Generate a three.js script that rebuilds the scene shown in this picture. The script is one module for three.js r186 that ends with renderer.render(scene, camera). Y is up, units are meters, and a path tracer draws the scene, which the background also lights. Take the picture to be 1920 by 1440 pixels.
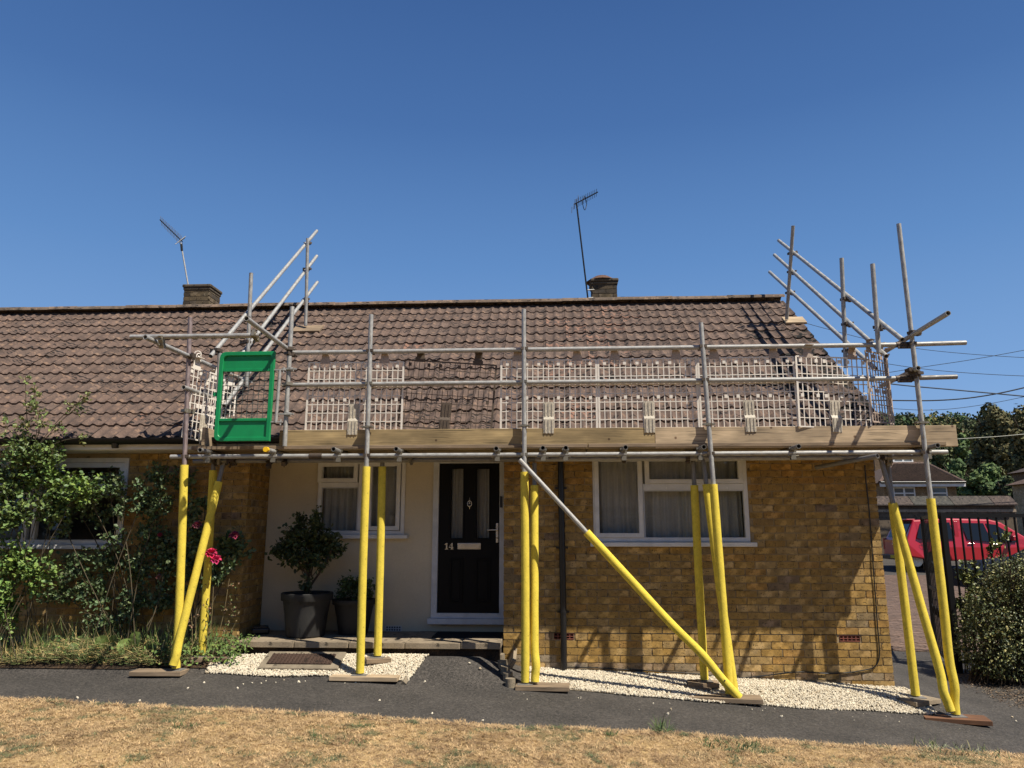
import * as THREE from 'three';
import { RoundedBoxGeometry } from 'three/addons/geometries/RoundedBoxGeometry.js';
import { mergeGeometries } from 'three/addons/utils/BufferGeometryUtils.js';
import { FontLoader } from 'three/addons/loaders/FontLoader.js';
import { TextGeometry } from 'three/addons/geometries/TextGeometry.js';

// ------------------------------------------------------------------ camera, sky, sun, exposure
const scene = new THREE.Scene();
const FPX = 1400, YAW = 3.2 * Math.PI / 180, PITCH = 11.2 * Math.PI / 180, EYE = 1.47;   // focal length in pixels of the 1920x1440 photograph
const camera = new THREE.PerspectiveCamera(2 * Math.atan(720 / FPX) * 180 / Math.PI, 4 / 3, 0.05, 2000);
camera.position.set(0, EYE, 0);
camera.rotation.set(PITCH, YAW, 0, 'YXZ');
scene.add(camera);
const renderer = new THREE.WebGLRenderer({ antialias: true });
renderer.toneMapping = THREE.LinearToneMapping;
renderer.toneMappingExposure = 1.4;
renderer.shadowMap.enabled = true;
renderer.shadowMap.type = THREE.PCFSoftShadowMap;
{
  const W = 256, Hh = 512, data = new Float32Array(W * Hh * 4);
  const stops = [[-90, .16, .15, .13], [-3, .24, .30, .36], [0, .34, .49, .72], [4, .285, .455, .73], [10, .205, .38, .69], [20, .12, .265, .555], [30, .068, .166, .405], [40, .046, .118, .315], [60, .035, .092, .25], [90, .03, .08, .22]];
  for (let j = 0; j < Hh; j++) {
    const e = (j + .5) / Hh * 180 - 90;
    let k = 0; while (k < stops.length - 2 && stops[k + 1][0] < e) k++;
    const a = stops[k], b = stops[k + 1], t = Math.min(1, Math.max(0, (e - a[0]) / (b[0] - a[0])));
    for (let i = 0; i < W; i++) { const o = (j * W + i) * 4; for (let c = 0; c < 3; c++) data[o + c] = (a[c + 1] + (b[c + 1] - a[c + 1]) * t) * .72; data[o + 3] = 1; }
  }
  const sky = new THREE.DataTexture(data, W, Hh, THREE.RGBAFormat, THREE.FloatType);
  sky.mapping = THREE.EquirectangularReflectionMapping; sky.magFilter = THREE.LinearFilter; sky.minFilter = THREE.LinearFilter; sky.needsUpdate = true;
  scene.background = sky; scene.environment = sky;
}
const SUN = new THREE.Vector3(1.08, 1.90, .71).normalize();
const sun = new THREE.DirectionalLight(new THREE.Color(1, .93, .80), 5);
sun.position.copy(SUN).multiplyScalar(60).add(new THREE.Vector3(0, 0, -9));
sun.target.position.set(0, 0, -9); scene.add(sun, sun.target);
sun.castShadow = true; sun.shadow.mapSize.set(4096, 4096);
Object.assign(sun.shadow.camera, { left: -30, right: 30, top: 30, bottom: -30, near: 1, far: 150 });
sun.shadow.bias = -0.0004;

// ------------------------------------------------------------------ helpers
const V3 = (x, y, z) => new THREE.Vector3(x, y, z);
let _s = 12345;
const seed = s => { _s = s >>> 0; };
const rnd = () => { _s = (_s + 0x6D2B79F5) >>> 0; let t = Math.imul(_s ^ (_s >>> 15), 1 | _s); t = (t + Math.imul(t ^ (t >>> 7), 61 | t)) ^ t; return ((t ^ (t >>> 14)) >>> 0) / 4294967296; };
const rr = (a, b) => a + (b - a) * rnd();
const pick = a => a[Math.floor(rnd() * a.length)];
const lerp = (a, b, t) => a + (b - a) * t, clamp = (x, a, b) => Math.min(b, Math.max(a, x)), sm = (a, b, x) => { const t = clamp((x - a) / (b - a), 0, 1); return t * t * (3 - 2 * t); };
// photograph pixel -> direction; a distance always comes from a plane the thing stands on or in
const fwd = V3(-Math.sin(YAW) * Math.cos(PITCH), Math.sin(PITCH), -Math.cos(YAW) * Math.cos(PITCH));
const rgt = V3(Math.cos(YAW), 0, -Math.sin(YAW)), upv = new THREE.Vector3().crossVectors(rgt, fwd), eye = V3(0, EYE, 0);
const dir = (x, y) => fwd.clone().addScaledVector(rgt, (x - 960) / FPX).addScaledVector(upv, -(y - 720) / FPX);
const onV = (x, y, v) => { const d = dir(x, y); return eye.clone().addScaledVector(d, v / -d.z); };      // plane parallel to the house front, v metres away
const onU = (x, y, u) => { const d = dir(x, y); return eye.clone().addScaledVector(d, u / d.x); };        // plane square to the house front
const onY = (x, y, h) => { const d = dir(x, y); return eye.clone().addScaledVector(d, (h - EYE) / d.y); };
const onG = (x, y) => { const d = dir(x, y); let lo = 1, hi = 200; for (let i = 0; i < 400; i++) { const t = 2 + i * .1, p = eye.clone().addScaledVector(d, t); if (p.y < G(p.x, -p.z)) { lo = t - .1; hi = t; break; } } for (let i = 0; i < 20; i++) { const t = (lo + hi) / 2, p = eye.clone().addScaledVector(d, t); if (p.y < G(p.x, -p.z)) hi = t; else lo = t; } return eye.clone().addScaledVector(d, hi); };
// height of the ground: slopes down to the right, rises to the house wall and to the hill behind
const WL = [[-30, .17], [-3.8, .17], [-1.9, .19], [-.75, .19], [-.35, .03], [.05, 0], [1.5, -.05], [3.5, -.14], [6, -.27], [40, -.3]];
const pw = (L, x) => { if (x <= L[0][0]) return L[0][1]; for (let i = 1; i < L.length; i++) if (x <= L[i][0]) return lerp(L[i - 1][1], L[i][1], (x - L[i - 1][0]) / (L[i][0] - L[i - 1][0])); return L[L.length - 1][1]; };
const RISE = [[0, 0], [8.2, 0], [27, .5], [33, .95], [60, 2.6], [90, 5.5], [170, 19.5], [260, 24], [600, 26]];
function G(x, v) {
  const xc = clamp(x, -4.2, 5.2); let p = -.05 - .0425 * xc - .005 * xc * xc;
  const k = clamp((v - 7.68) / .42, 0, 1);
  return lerp(p, pw(WL, x), x > 3.7 ? k * sm(4.4, 3.7, x) : k) + pw(RISE, v);
}
const used = {};
function numbered(n) { if (!(n in used)) { used[n] = 0; return n; } used[n]++; return n + '_' + String(used[n]).padStart(3, '0'); }
function fin(m) { m.castShadow = true; m.receiveShadow = true; return m; }
function tag(o, label, category, group, kind) { if (label) o.userData.label = label; if (category) o.userData.category = category; if (group) o.userData.group = group; if (kind) o.userData.kind = kind; return o; }
function thing(name, label, category, pos, group) { const g = new THREE.Group(); g.name = numbered(name); g.position.copy(pos || V3(0, 0, 0)); scene.add(g); return tag(g, label, category, group); }
function wpos(o) { const p = V3(0, 0, 0); while (o && o !== scene) { p.add(o.position); o = o.parent; } return p; }
// geometry is in world metres unless pos is given (then pos is the world place of its origin)
function part(name, geo, mat, parent, pos, quat) { const m = fin(new THREE.Mesh(geo, mat)); m.name = name; m.position.copy(pos || V3(0, 0, 0)).sub(wpos(parent)); if (quat) m.quaternion.copy(quat); parent.add(m); return m; }
function local(name, geo, mat, parent, x = 0, y = 0, z = 0) { const m = fin(new THREE.Mesh(geo, mat)); m.name = name; m.position.set(x, y, z); parent.add(m); return m; }
function solo(name, geo, mat, label, category, group, pos) { const m = fin(new THREE.Mesh(geo, mat)); m.name = numbered(name); if (pos) m.position.copy(pos); scene.add(m); return tag(m, label, category, group); }
function struct(name, geo, mat) { const m = fin(new THREE.Mesh(geo, mat)); m.name = numbered(name); m.userData.kind = 'structure'; scene.add(m); return m; }
function merge(list) { return mergeGeometries(list.map(g => { const h = g.index ? g.toNonIndexed() : g; for (const k of Object.keys(h.attributes)) if (!['position', 'normal', 'uv', 'color'].includes(k)) h.deleteAttribute(k); return h; })); }
// uv in metres from the side each face looks to
function uvm(g, s = 1, ou = 0, ov = 0) { const h = g.index ? g.toNonIndexed() : g; const p = h.attributes.position, n = h.attributes.normal, uv = new Float32Array(p.count * 2); for (let i = 0; i < p.count; i++) { const a = Math.abs(n.getX(i)), b = Math.abs(n.getY(i)), c = Math.abs(n.getZ(i)); let u, v; if (c >= a && c >= b) { u = p.getX(i); v = p.getY(i); } else if (b >= a) { u = p.getX(i); v = p.getZ(i); } else { u = p.getZ(i); v = p.getY(i); } uv[i * 2] = u * s + ou; uv[i * 2 + 1] = v * s + ov; } h.setAttribute('uv', new THREE.BufferAttribute(uv, 2)); return h; }
const box = (x0, x1, y0, y1, z0, z1, r = 0) => { const w = Math.abs(x1 - x0), h = Math.abs(y1 - y0), d = Math.abs(z1 - z0); const g = r ? new RoundedBoxGeometry(w, h, d, 1, Math.min(r, w * .45, h * .45, d * .45)) : new THREE.BoxGeometry(w, h, d); g.translate((x0 + x1) / 2, (y0 + y1) / 2, (z0 + z1) / 2); return uvm(g); };
const cyl = (a, b, r, r2 = r, seg = 8) => { const d = b.clone().sub(a), g = new THREE.CylinderGeometry(r2, r, d.length(), seg); g.applyQuaternion(new THREE.Quaternion().setFromUnitVectors(V3(0, 1, 0), d.clone().normalize())); g.translate((a.x + b.x) / 2, (a.y + b.y) / 2, (a.z + b.z) / 2); return g; };
const curveTube = (pts, r, n = 24, seg = 6) => new THREE.TubeGeometry(new THREE.CatmullRomCurve3(pts), n, r, seg);
function quads(fn, nu, nv) { const P = [], UV = [], I = []; for (let j = 0; j <= nv; j++) for (let i = 0; i <= nu; i++) { const q = fn(i / nu, j / nv); P.push(q.x, q.y, q.z); UV.push(q.u ?? q.x, q.w ?? q.z); } for (let j = 0; j < nv; j++) for (let i = 0; i < nu; i++) { const a = j * (nu + 1) + i, b = a + 1, c = a + nu + 1, d = c + 1; I.push(a, b, d, a, d, c); } const g = new THREE.BufferGeometry(); g.setAttribute('position', new THREE.Float32BufferAttribute(P, 3)); g.setAttribute('uv', new THREE.Float32BufferAttribute(UV, 2)); g.setIndex(I); g.computeVertexNormals(); return g; }

// ------------------------------------------------------------------ procedural textures
function hash(x, y, s) { let h = Math.imul(x, 374761393) + Math.imul(y, 668265263) + Math.imul(s, 1274126177); h = Math.imul(h ^ (h >>> 13), 1274126177); return ((h ^ (h >>> 16)) >>> 0) / 4294967296; }
function vn(x, y, px, py, s) { const xi = Math.floor(x), yi = Math.floor(y), fx = x - xi, fy = y - yi, u = fx * fx * (3 - 2 * fx), v = fy * fy * (3 - 2 * fy); const X0 = ((xi % px) + px) % px, X1 = (X0 + 1) % px, Y0 = ((yi % py) + py) % py, Y1 = (Y0 + 1) % py; return lerp(lerp(hash(X0, Y0, s), hash(X1, Y0, s), u), lerp(hash(X0, Y1, s), hash(X1, Y1, s), u), v); }
function fbm(u, v, fx, fy, oct, s) { let a = 0, w = .5, t = 0; for (let o = 0; o < oct; o++) { a += w * vn(u * fx, v * fy, fx, fy, s + o * 17); t += w; w *= .55; fx *= 2; fy *= 2; } return a / t; }
function tex(N, fn, rep = 1, srgb = true) { const d = new Uint8Array(N * N * 4); for (let j = 0; j < N; j++) for (let i = 0; i < N; i++) { const c = fn(i / N, j / N), o = (j * N + i) * 4; d[o] = clamp(c[0], 0, 1) * 255; d[o + 1] = clamp(c[1], 0, 1) * 255; d[o + 2] = clamp(c[2], 0, 1) * 255; d[o + 3] = 255; } const t = new THREE.DataTexture(d, N, N); t.wrapS = t.wrapT = THREE.RepeatWrapping; t.magFilter = THREE.LinearFilter; t.minFilter = THREE.LinearMipmapLinearFilter; t.generateMipmaps = true; if (srgb) t.colorSpace = THREE.SRGBColorSpace; t.repeat.set(rep, rep); t.needsUpdate = true; return t; }
const g3 = x => [x, x, x];
const rgb = (r, g, b) => new THREE.Color().setRGB(r, g, b);
const mat = (c, o = {}) => new THREE.MeshStandardMaterial(Object.assign({ color: c, roughness: .85, metalness: 0 }, o));
const T = {};
T.brick = tex(512, (u, v) => { const n = fbm(u, v, 12, 12, 5, 3), f = hash(Math.floor(u * 512), Math.floor(v * 512), 9), p = vn(u * 90, v * 90, 90, 90, 5); let k = .72 + .42 * (n - .5) + .12 * (f - .5); const w = sm(.6, .72, fbm(u, v, 7, 7, 3, 77)); if (p > .86) k *= .45; return [k + .1 * w, k * .97 + .11 * w, k * .92 + .16 * w]; }, 1.3);
T.brickB = tex(512, (u, v) => { const n = fbm(u, v, 40, 40, 4, 31), p = vn(u * 90, v * 90, 90, 90, 5); return g3(n * .8 + (p > .86 ? -.35 : .2)); }, 1.3, false);
T.tile = tex(1024, (u, v) => { const n = fbm(u, v, 14, 14, 5, 41), f = vn(u * 220, v * 220, 220, 220, 4), l = fbm(u, v, 26, 26, 3, 52), dk = fbm(u, v, 18, 30, 3, 66); let k = .70 + .30 * (n - .5) + .20 * (f - .5); let r = k, g = k * .97, b = k * .94; if (l > .665) { const t = sm(.665, .72, l); r = lerp(r, .98, t * .65); g = lerp(g, .93, t * .65); b = lerp(b, .84, t * .65); } if (dk > .675) { const t = sm(.675, .73, dk); r *= 1 - .62 * t; g *= 1 - .62 * t; b *= 1 - .6 * t; } return [r, g, b]; }, .8);
T.tileWorn = tex(1024, (u, v) => { const n = fbm(u, v, 14, 14, 5, 41), f = vn(u * 220, v * 220, 220, 220, 4), l = fbm(u, v, 22, 22, 3, 152), dk = fbm(u, v, 24, 34, 3, 166); let k = .70 + .30 * (n - .5) + .20 * (f - .5); let r = k, g = k * .97, b = k * .94; if (l > .6) { const t = sm(.6, .66, l) * .8; r = lerp(r, 1, t); g = lerp(g, .87, t); b = lerp(b, .79, t); } if (dk > .62) { const t = sm(.62, .66, dk); r *= 1 - .75 * t; g *= 1 - .75 * t; b *= 1 - .72 * t; } return [r, g, b]; }, .8);
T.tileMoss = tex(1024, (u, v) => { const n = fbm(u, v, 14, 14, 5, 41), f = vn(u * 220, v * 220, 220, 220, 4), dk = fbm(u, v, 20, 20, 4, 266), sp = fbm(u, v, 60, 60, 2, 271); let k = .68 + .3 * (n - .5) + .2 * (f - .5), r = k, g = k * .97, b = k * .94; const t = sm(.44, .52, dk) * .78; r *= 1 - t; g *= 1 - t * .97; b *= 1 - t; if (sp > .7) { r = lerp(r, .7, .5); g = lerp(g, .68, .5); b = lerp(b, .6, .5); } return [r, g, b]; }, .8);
T.tileB = tex(512, (u, v) => g3(.6 * fbm(u, v, 60, 60, 3, 7) + .4 * vn(u * 200, v * 200, 200, 200, 8)), 1.6, false);
T.asphalt = tex(1024, (u, v) => { const a = vn(u * 420, v * 420, 420, 420, 1), b = vn(u * 200, v * 200, 200, 200, 2), n = fbm(u, v, 5, 5, 4, 3); const q8 = vn(u * 110, v * 110, 110, 110, 22); let k = .62 + .24 * (n - .5) + .34 * (a - .5) + .26 * (b - .5) + .16 * (q8 - .5); const h = hash(Math.floor(u * 420), Math.floor(v * 420), 12); if (h > .985) k += .3; return [k, k * .985, k * .97]; }, .45);
T.asphaltB = tex(1024, (u, v) => g3(.5 * vn(u * 420, v * 420, 420, 420, 1) + .5 * vn(u * 200, v * 200, 200, 200, 2)), .45, false);
T.galv = tex(512, (u, v) => { const n = fbm(u, v, 10, 10, 5, 21), m = vn(u * 46, v * 46, 46, 46, 8), st = fbm(u, v, 30, 4, 4, 33); let k = .76 + .24 * (n - .5) + .07 * (m - .5); let r = k, g = k, b = k; if (st > .66) { const t = sm(.66, .75, st) * .6; r = lerp(r, .52, t); g = lerp(g, .45, t); b = lerp(b, .37, t); } return [r, g, b]; }, 2.4);
T.galvR = tex(256, (u, v) => { const n = fbm(u, v, 10, 10, 4, 21); return [0, .55 + .5 * (n - .5), 1]; }, 2.4, false);
T.wood = tex(1024, (u, v) => { const w = fbm(u, v, 3, 6, 3, 14) * .12, y = v + w; const g = fbm(u, y, 4, 64, 4, 5), f = fbm(u, y, 10, 220, 2, 6), d = fbm(u, v, 6, 5, 4, 19); let k = .80 + .17 * (g - .5) + .16 * (f - .5) + .42 * (d - .5); let r = k, gg = k * .97, b = k * .93; for (const [kx, ky] of [[.13, .3], [.41, .72], [.66, .18], [.87, .55], [.3, .9]]) { const dd = Math.hypot((u - kx) * 3.2, (v - ky)) / .028; if (dd < 1) { const t = 1 - dd * dd; r *= 1 - .45 * t; gg *= 1 - .52 * t; b *= 1 - .55 * t; } } const cr = fbm(u, y, 3, 90, 2, 88); if (cr > .75) { const t = sm(.75, .8, cr) * .5; r *= 1 - t; gg *= 1 - t; b *= 1 - t; } return [r, gg, b]; }, 1);
T.wood.repeat.set(.55, 1.7);
T.foam = tex(256, (u, v) => { const n = .5 * vn(u * 128, v * 128, 128, 128, 3) + .5 * vn(u * 64, v * 64, 64, 64, 4), s = fbm(u, v, 6, 6, 4, 9); let k = .92 + .16 * (n - .5) + .16 * (s - .5); const d = fbm(u, v, 10, 10, 4, 19); if (d > .68) k *= 1 - .22 * sm(.68, .78, d); return [k, k * .985, k * .93]; }, 3);
T.foamB = tex(256, (u, v) => g3(.5 * vn(u * 128, v * 128, 128, 128, 3) + .5 * vn(u * 64, v * 64, 64, 64, 4)), 3, false);
T.render = tex(512, (u, v) => { const n = fbm(u, v, 4, 4, 5, 61), f = vn(u * 200, v * 200, 200, 200, 3); const k = .93 + .1 * (n - .5) + .04 * (f - .5); return [k, k * .99, k * .975]; }, .6);
T.soil = tex(512, (u, v) => { const n = fbm(u, v, 8, 8, 5, 71), f = vn(u * 150, v * 150, 150, 150, 3); const k = .55 + .6 * (n - .5) + .4 * (f - .5); return [k, k * .9, k * .78]; }, .9);
T.lawn = tex(1024, (u, v) => { const n = fbm(u, v, 5, 5, 5, 91), f = .5 * vn(u * 300, v * 170, 300, 170, 3) + .5 * vn(u * 170, v * 300, 170, 300, 13), q = fbm(u, v, 9, 9, 4, 95); let r = .85 + .35 * (n - .5) + .4 * (f - .5), g = .715 + .32 * (n - .5) + .38 * (f - .5), b = .485 + .25 * (n - .5) + .32 * (f - .5); const t = sm(.6, .72, q) * .6; r = lerp(r, .42, t); g = lerp(g, .42, t); b = lerp(b, .27, t); return [r, g, b]; }, .33);
T.bark = tex(256, (u, v) => { const n = fbm(u, v, 20, 5, 4, 101); const k = .5 + .8 * (n - .5); return [k, k * .92, k * .82]; }, 4);
T.stone = tex(512, (u, v) => { const n = fbm(u, v, 9, 9, 5, 111), f = vn(u * 230, v * 230, 230, 230, 3), q = fbm(u, v, 16, 16, 3, 117); let k = .78 + .3 * (n - .5) + .14 * (f - .5); if (q > .68) k *= 1 - .4 * sm(.68, .75, q); return [k, k * .97, k * .92]; }, 1.1);
T.paint = tex(256, (u, v) => { const n = fbm(u, v, 7, 7, 5, 121), sc = vn(u * 120, v * 14, 120, 14, 4); const k = .92 + .14 * (n - .5) + (sc > .93 ? .08 : 0); return [k, k, k]; }, 1.5);
T.curtain = tex(256, (u, v) => { const n = fbm(u, v, 40, 2, 3, 131), w = vn(u * 128, v * 128, 128, 128, 5); const k = .86 + .18 * (n - .5) + .08 * (w - .5); return [k, k, k * .98]; }, 1.5);
const M = {};
const brickCols = [[.635, .41, .125], [.61, .388, .112], [.66, .435, .142], [.585, .37, .108], [.63, .425, .155], [.68, .475, .20], [.555, .365, .13], [.63, .375, .11], [.45, .335, .18], [.38, .27, .165]];
M.bricks = brickCols.map(c => mat(rgb(...c), { map: T.brick, bumpMap: T.brickB, bumpScale: .0016, roughness: .92 }));
M.mortar = mat(rgb(.50, .40, .26), { map: T.stone, bumpMap: T.brickB, bumpScale: .0015, roughness: .95 });
M.smearBricks = [[.52, .42, .29], [.56, .47, .35], [.50, .36, .21]].map(c => mat(rgb(...c), { map: T.brick, bumpMap: T.brickB, bumpScale: .002, roughness: .95 }));
M.oldBricks = [[.17, .13, .085], [.22, .17, .105], [.11, .09, .068], [.27, .215, .135]].map(c => mat(rgb(...c), { map: T.brick, bumpMap: T.brickB, bumpScale: .002, roughness: .95 }));
M.oldMortar = mat(rgb(.15, .125, .095), { map: T.stone, roughness: .95 });
const tileCols = [[.24, .168, .138], [.255, .18, .149], [.226, .159, .131], [.244, .176, .147], [.213, .15, .124]];
M.tiles = tileCols.map(c => mat(rgb(...c), { map: T.tile, bumpMap: T.tileB, bumpScale: .003, roughness: .93 }));
M.tilesWorn = tileCols.slice(0, 3).map(c => mat(rgb(...c), { map: T.tileWorn, bumpMap: T.tileB, bumpScale: .004, roughness: .93 }));
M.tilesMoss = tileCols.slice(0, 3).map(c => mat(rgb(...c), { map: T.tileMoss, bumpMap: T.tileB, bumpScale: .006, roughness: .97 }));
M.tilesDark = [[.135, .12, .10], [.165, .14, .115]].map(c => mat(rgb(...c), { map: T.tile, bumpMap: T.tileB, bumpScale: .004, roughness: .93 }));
M.ridge = [[.32, .24, .185], [.28, .21, .16], [.25, .195, .15]].map(c => mat(rgb(...c), { map: T.tile, bumpMap: T.tileB, bumpScale: .004, roughness: .94 }));
M.asphalt = mat(rgb(.135, .122, .110), { map: T.asphalt, bumpMap: T.asphaltB, bumpScale: .003, roughness: .9 });
M.galv = mat(rgb(.62, .61, .585), { map: T.galv, roughnessMap: T.galvR, metalnessMap: T.galvR, roughness: 1, metalness: .18 });
M.galvDull = mat(rgb(.36, .345, .325), { map: T.galv, roughnessMap: T.galvR, metalnessMap: T.galvR, roughness: 1, metalness: .15 });
M.galvPink = mat(rgb(.40, .31, .31), { map: T.galv, roughnessMap: T.galvR, metalnessMap: T.galvR, roughness: 1, metalness: .1 });
M.coupler = mat(rgb(.17, .13, .10), { map: T.galv, roughness: .6, metalness: .5 });
M.couplerZ = mat(rgb(.42, .38, .30), { map: T.galv, roughness: .5, metalness: .6 });
M.foam = mat(rgb(.82, .66, .085), { map: T.foam, bumpMap: T.foamB, bumpScale: .001, roughness: .95 });
M.woodNew = mat(rgb(.68, .545, .38), { map: T.wood, roughness: .85 });
M.woodOld = mat(rgb(.50, .385, .205), { map: T.wood, roughness: .88 });
M.woodGrey = mat(rgb(.40, .31, .22), { map: T.wood, roughness: .9 });
M.woodBrown = mat(rgb(.27, .13, .065), { map: T.wood, roughness: .85 });
M.render = mat(rgb(.65, .575, .44), { map: T.render, bumpMap: T.tileB, bumpScale: .001, roughness: .93 });
M.upvc = mat(rgb(.78, .77, .76), { map: T.paint, roughness: .42 });
M.upvcGrey = mat(rgb(.62, .63, .66), { map: T.paint, roughness: .45 });
M.black = mat(rgb(.012, .012, .013), { map: T.paint, roughness: .38 });
M.blackDoor = new THREE.MeshPhysicalMaterial({ color: rgb(.004, .004, .005), roughness: .5, specularIntensity: .3 });
M.gutter = new THREE.MeshPhysicalMaterial({ color: rgb(.007, .007, .008), roughness: .55, specularIntensity: .5 });
M.blackIron = new THREE.MeshPhysicalMaterial({ color: rgb(.008, .008, .009), roughness: .5, specularIntensity: .4 });
M.rubber = mat(rgb(.012, .012, .012), { map: T.stone, roughness: .95 });
M.pot = mat(rgb(.034, .035, .038), { map: T.stone, roughness: .7 });
M.potDark = mat(rgb(.022, .022, .023), { map: T.stone, roughness: .7 });
M.steel = mat(rgb(.72, .70, .68), { map: T.paint, roughness: .25, metalness: .9 });
M.glass = new THREE.MeshPhysicalMaterial({ color: 0xffffff, roughness: .02, transmission: 1, thickness: 0, ior: 1.5 });
M.curtain = mat(rgb(.42, .42, .41), { map: T.curtain, roughness: .95 });
M.dark = mat(rgb(.03, .028, .026), { roughness: .95 });
M.inner = mat(rgb(.10, .09, .08), { roughness: .95 });
M.green = mat(rgb(.006, .27, .085), { map: T.paint, roughness: .42 });
M.wire = mat(rgb(.10, .12, .11), { roughness: .5, metalness: .6 });
M.plastic = mat(rgb(.84, .77, .68), { map: T.paint, roughness: .6 });
M.plasticGrime = mat(rgb(.70, .59, .54), { map: T.stone, roughness: .7 });
M.plasticBrown = mat(rgb(.15, .115, .09), { map: T.stone, roughness: .75 });
M.clip = mat(rgb(.80, .76, .68), { map: T.stone, roughness: .6 });
M.soil = mat(rgb(.13, .095, .06), { map: T.soil, roughness: 1 });
M.lawn = mat(rgb(.46, .45, .45), { map: T.lawn, roughness: 1 });
M.verge = mat(rgb(.20, .19, .07), { map: T.lawn, roughness: 1 });
M.stone = mat(rgb(.42, .355, .275), { map: T.stone, bumpMap: T.tileB, bumpScale: .002, roughness: .95 });
M.concrete = mat(rgb(.36, .315, .25), { map: T.stone, bumpMap: T.tileB, bumpScale: .002, roughness: .95 });
M.rust = mat(rgb(.105, .065, .05), { map: T.stone, roughness: .85, metalness: .2 });
M.bark = mat(rgb(.24, .19, .14), { map: T.bark, bumpMap: T.bark, bumpScale: .003, roughness: .95 });
M.stem = mat(rgb(.075, .058, .032), { roughness: .9 });
M.terracotta = mat(rgb(.32, .10, .075), { map: T.stone, roughness: .9 });
const leafMat = (o = {}) => new THREE.MeshPhysicalMaterial(Object.assign({ color: 0xffffff, vertexColors: true, roughness: .55, transmission: .22, thickness: 0, side: THREE.DoubleSide }, o));
M.leaf = leafMat({ transmission: .08 }); M.leafDry = leafMat({ roughness: .9, transmission: 0 });

// ------------------------------------------------------------------ the ground
{
  const xs = [], vs = [];
  for (let x = -260; x <= 260; x += (Math.abs(x) < 14 ? .25 : Math.abs(x) < 40 ? 2 : 10)) xs.push(x);
  for (let v = -60; v <= 300; v += (v >= 4 && v < 14 ? .2 : v >= -4 && v < 40 ? 1 : 8)) vs.push(v);
  const g = quads((i, j) => { const x = xs[Math.round(i * (xs.length - 1))], v = vs[Math.round(j * (vs.length - 1))]; return { x, y: G(x, v) - .05, z: -v, u: x, w: v }; }, xs.length - 1, vs.length - 1);
  struct('ground', g, M.verge);
}
const PF = x => { const a = [[-12, 6.9], [-4.8, 6.58], [-2.3, 6.34], [-.35, 6.25], [1.5, 6.33], [3.5, 6.5], [6, 6.72], [12, 7.1]]; return pw(a, x) + .03 * Math.sin(x * 2.3) + .02 * Math.sin(x * 7.1 + 1); };    // near edge of the path
struct('path', quads((i, j) => { const x = -14 + 30 * i, v = lerp(PF(x) - .4, 12.3, j); return { x, y: G(x, v), z: -v, u: x, w: v }; }, 150, 40), M.asphalt);
struct('lawn', quads((i, j) => { const x = -14 + 28 * i, v = lerp(-8, PF(x), j), e = sm(0, .12, PF(x) - v); return { x, y: G(x, v) - .02 + .05 * e + .012 * (fbm(x / 8 + 3, v / 8 + 3, 16, 16, 3, 5) - .5), z: -v, u: x, w: v }; }, 140, 90), M.lawn);

// ------------------------------------------------------------------ bricks and tiles
function brickGeo(w, h, d, s) {   // chipped, uneven front face with a skirt running back to the mortar
  const nx = w > .15 ? 5 : 3, ny = 2, P = [], UV = [], I = []; const R = k => hash(k, 7, s * 31 + 5);
  const ou = R(900) * 3, ov = R(901) * 3;
  const pt = (i, j) => { const k = i * 7 + j * 53, ed = (i === 0 || i === nx) && (j === 0 || j === ny); let x = (i / nx - .5) * w, y = (j / ny - .5) * h; x += (R(k) - .5) * (i === 0 || i === nx ? .005 : .01); y += (R(k + 1) - .5) * (j === 0 || j === ny ? .0042 : .004); if (ed) { x *= 1 - .012 * R(k + 3); y *= 1 - .09 * R(k + 4); } return [x, y, (R(k + 2) - .5) * .0022]; };
  for (let j = 0; j <= ny; j++) for (let i = 0; i <= nx; i++) { const q = pt(i, j); P.push(...q); UV.push(q[0] + ou, q[1] + ov); }
  for (let j = 0; j < ny; j++) for (let i = 0; i < nx; i++) { const a = j * (nx + 1) + i, b = a + 1, c = a + nx + 1; I.push(a, b, c + 1, a, c + 1, c); }
  const ring = []; for (let i = 0; i < nx; i++) ring.push([i, 0]); for (let j = 0; j < ny; j++) ring.push([nx, j]); for (let i = nx; i > 0; i--) ring.push([i, ny]); for (let j = ny; j > 0; j--) ring.push([0, j]);
  const o = P.length / 3; for (const [i, j] of ring) { const q = pt(i, j); P.push(...q, q[0] * 1.01, q[1] * 1.02, q[2] - d); UV.push(q[0] + ou, q[1] + ov, q[0] + ou, q[1] + ov + d); }
  const n = ring.length; for (let k = 0; k < n; k++) { const a = o + k * 2, b = o + ((k + 1) % n) * 2; I.push(a, a + 1, b + 1, a, b + 1, b); }
  const g = new THREE.BufferGeometry(); g.setAttribute('position', new THREE.Float32BufferAttribute(P, 3)); g.setAttribute('uv', new THREE.Float32BufferAttribute(UV, 2)); g.setIndex(I); g.computeVertexNormals(); return g;
}
const BW = .218, BH = .0665, CX = .2285, CY = .0757, BD = .016;
const stretchers = Array.from({ length: 14 }, (_, i) => brickGeo(BW, BH, BD, i + 1)), halves = Array.from({ length: 5 }, (_, i) => brickGeo(BW / 2 - .005, BH, BD, i + 60));
function brickMat(list) { const r = rnd(); return list.length > 6 ? list[r < .8 ? Math.floor(rnd() * 6) : r < .95 ? 6 + Math.floor(rnd() * 2) : 8 + Math.floor(rnd() * 2)] : pick(list); }
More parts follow.
